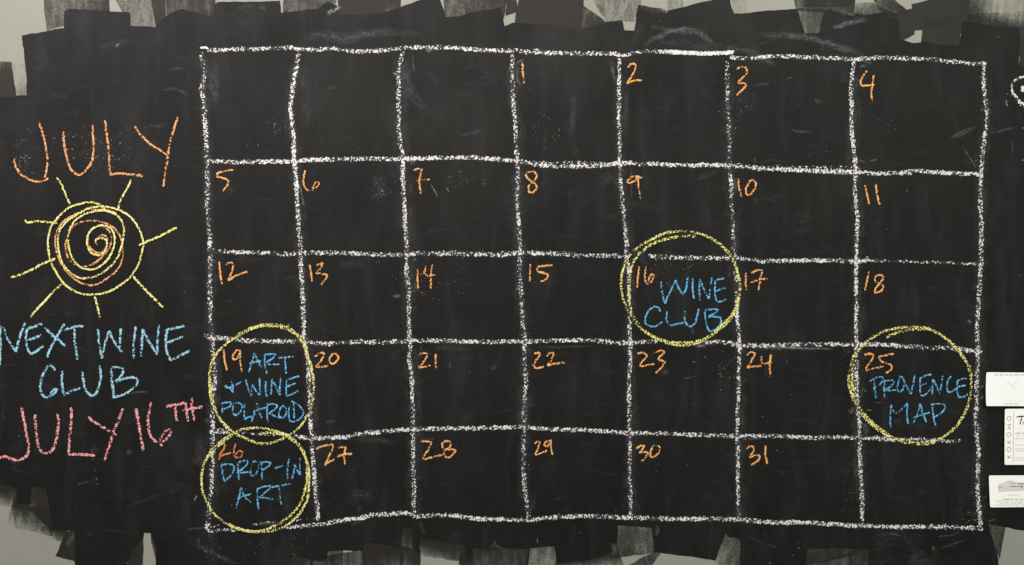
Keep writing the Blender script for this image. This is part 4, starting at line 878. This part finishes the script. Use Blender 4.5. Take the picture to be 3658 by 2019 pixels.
tree = fill('tree_emblem', P('Q2', [(398,300),(420,285),(480,270),(560,272),(590,280),(580,295),(545,302),(525,300),(528,330),(535,352),(515,385),(500,420),(503,462),(468,462),(482,420),(484,390),(505,355),(512,330),(505,302),(450,302),(405,310)]), 'brown', c2, hf, 0.00009)
ink('branch_line', [P('Q2', [(505,340),(470,318),(445,305)]), P('Q2', [(500,362),(460,358),(430,350)])], 0.8, 'grey', c2, hf)
ink('printed_line', scribble(3622, 3688, 1546, 6.0), 1.3, 'grey', c2, hf)
ink('rule_line', [[(3622,1555.5),(3690,1555.5)]], 0.8, 'grey', c2, hf)
for yy, hh_, x1 in ((1566,3.4,3680),(1588.5,3.2,3670),(1601.5,3,3690),(1608.5,3,3684),(1634,3,3690),(1642,3,3688)):
    ink('printed_line', scribble(3621, x1, yy, hh_), 1.1, 'grey', c2, hf)
# lower card
c3 = empty('business_card', (3630, 1810)); tag(c3, 'cream landscape card with a grey drawing of a long house, lowest of the three', 'business card', CG)
_, hf = sheet('card_sheet', [(3528,1697),(3731,1696),(3733,1809),(3531,1810)], 0.0030, 0.0004, 'cream', c3, 0.0010)
house = fill('house_drawing', P('Q3', [(495,520),(620,465),(860,375),(930,345),(1010,365),(1240,430),(1700,440),(1980,520),(1980,720),(1250,730),(750,735),(535,765)]), 'pale', c3, hf, 0.00004)
fill('roof', P('Q3', [(1235,428),(1700,425),(1760,500),(1240,500)]), 'grey', house, hf)
for (x, y, w, h2) in ((985,385,28,34),(1062,405,24,28),(995,455,30,60),(1064,455,34,65),(1130,460,34,50),(1200,470,28,30),(992,562,44,48),(1064,562,40,48),(1130,562,34,50),(1200,562,36,50),(1270,562,34,44),(1360,565,80,60),(582,580,44,140),(660,570,26,50),(880,450,30,50),(905,680,40,40),(785,645,34,34)):
    fill('window', P('Q3', [(x-w/2,y+h2/2),(x-w/2,y-h2/4),(x,y-h2/2),(x+w/2,y-h2/4),(x+w/2,y+h2/2)]), 'ink' if y > 500 and x > 950 else 'grey', house, hf, 0.0001)
ink('wall_line', [P('Q3',[(510,520),(520,620),(540,765)]), P('Q3',[(540,750),(700,738),(1230,725)]), P('Q3',[(660,590),(960,575)]), P('Q3',[(620,470),(860,378),(930,348)]), P('Q3',[(1300,640),(1410,650)])], 1.1, 'grey', house, hf)
for yy, hh_, x0, x1, m in ((1767,3.6,3596,3634,'grey'),(1781,4.0,3575,3656,'ink'),(1788,3.6,3553,3690,'grey'),(1795,3.6,3563,3684,'grey'),(1802,2.6,3547,3700,'grey')):
    ink('printed_line', scribble(x0, x1, yy, hh_), 1.15, m, c3, hf)
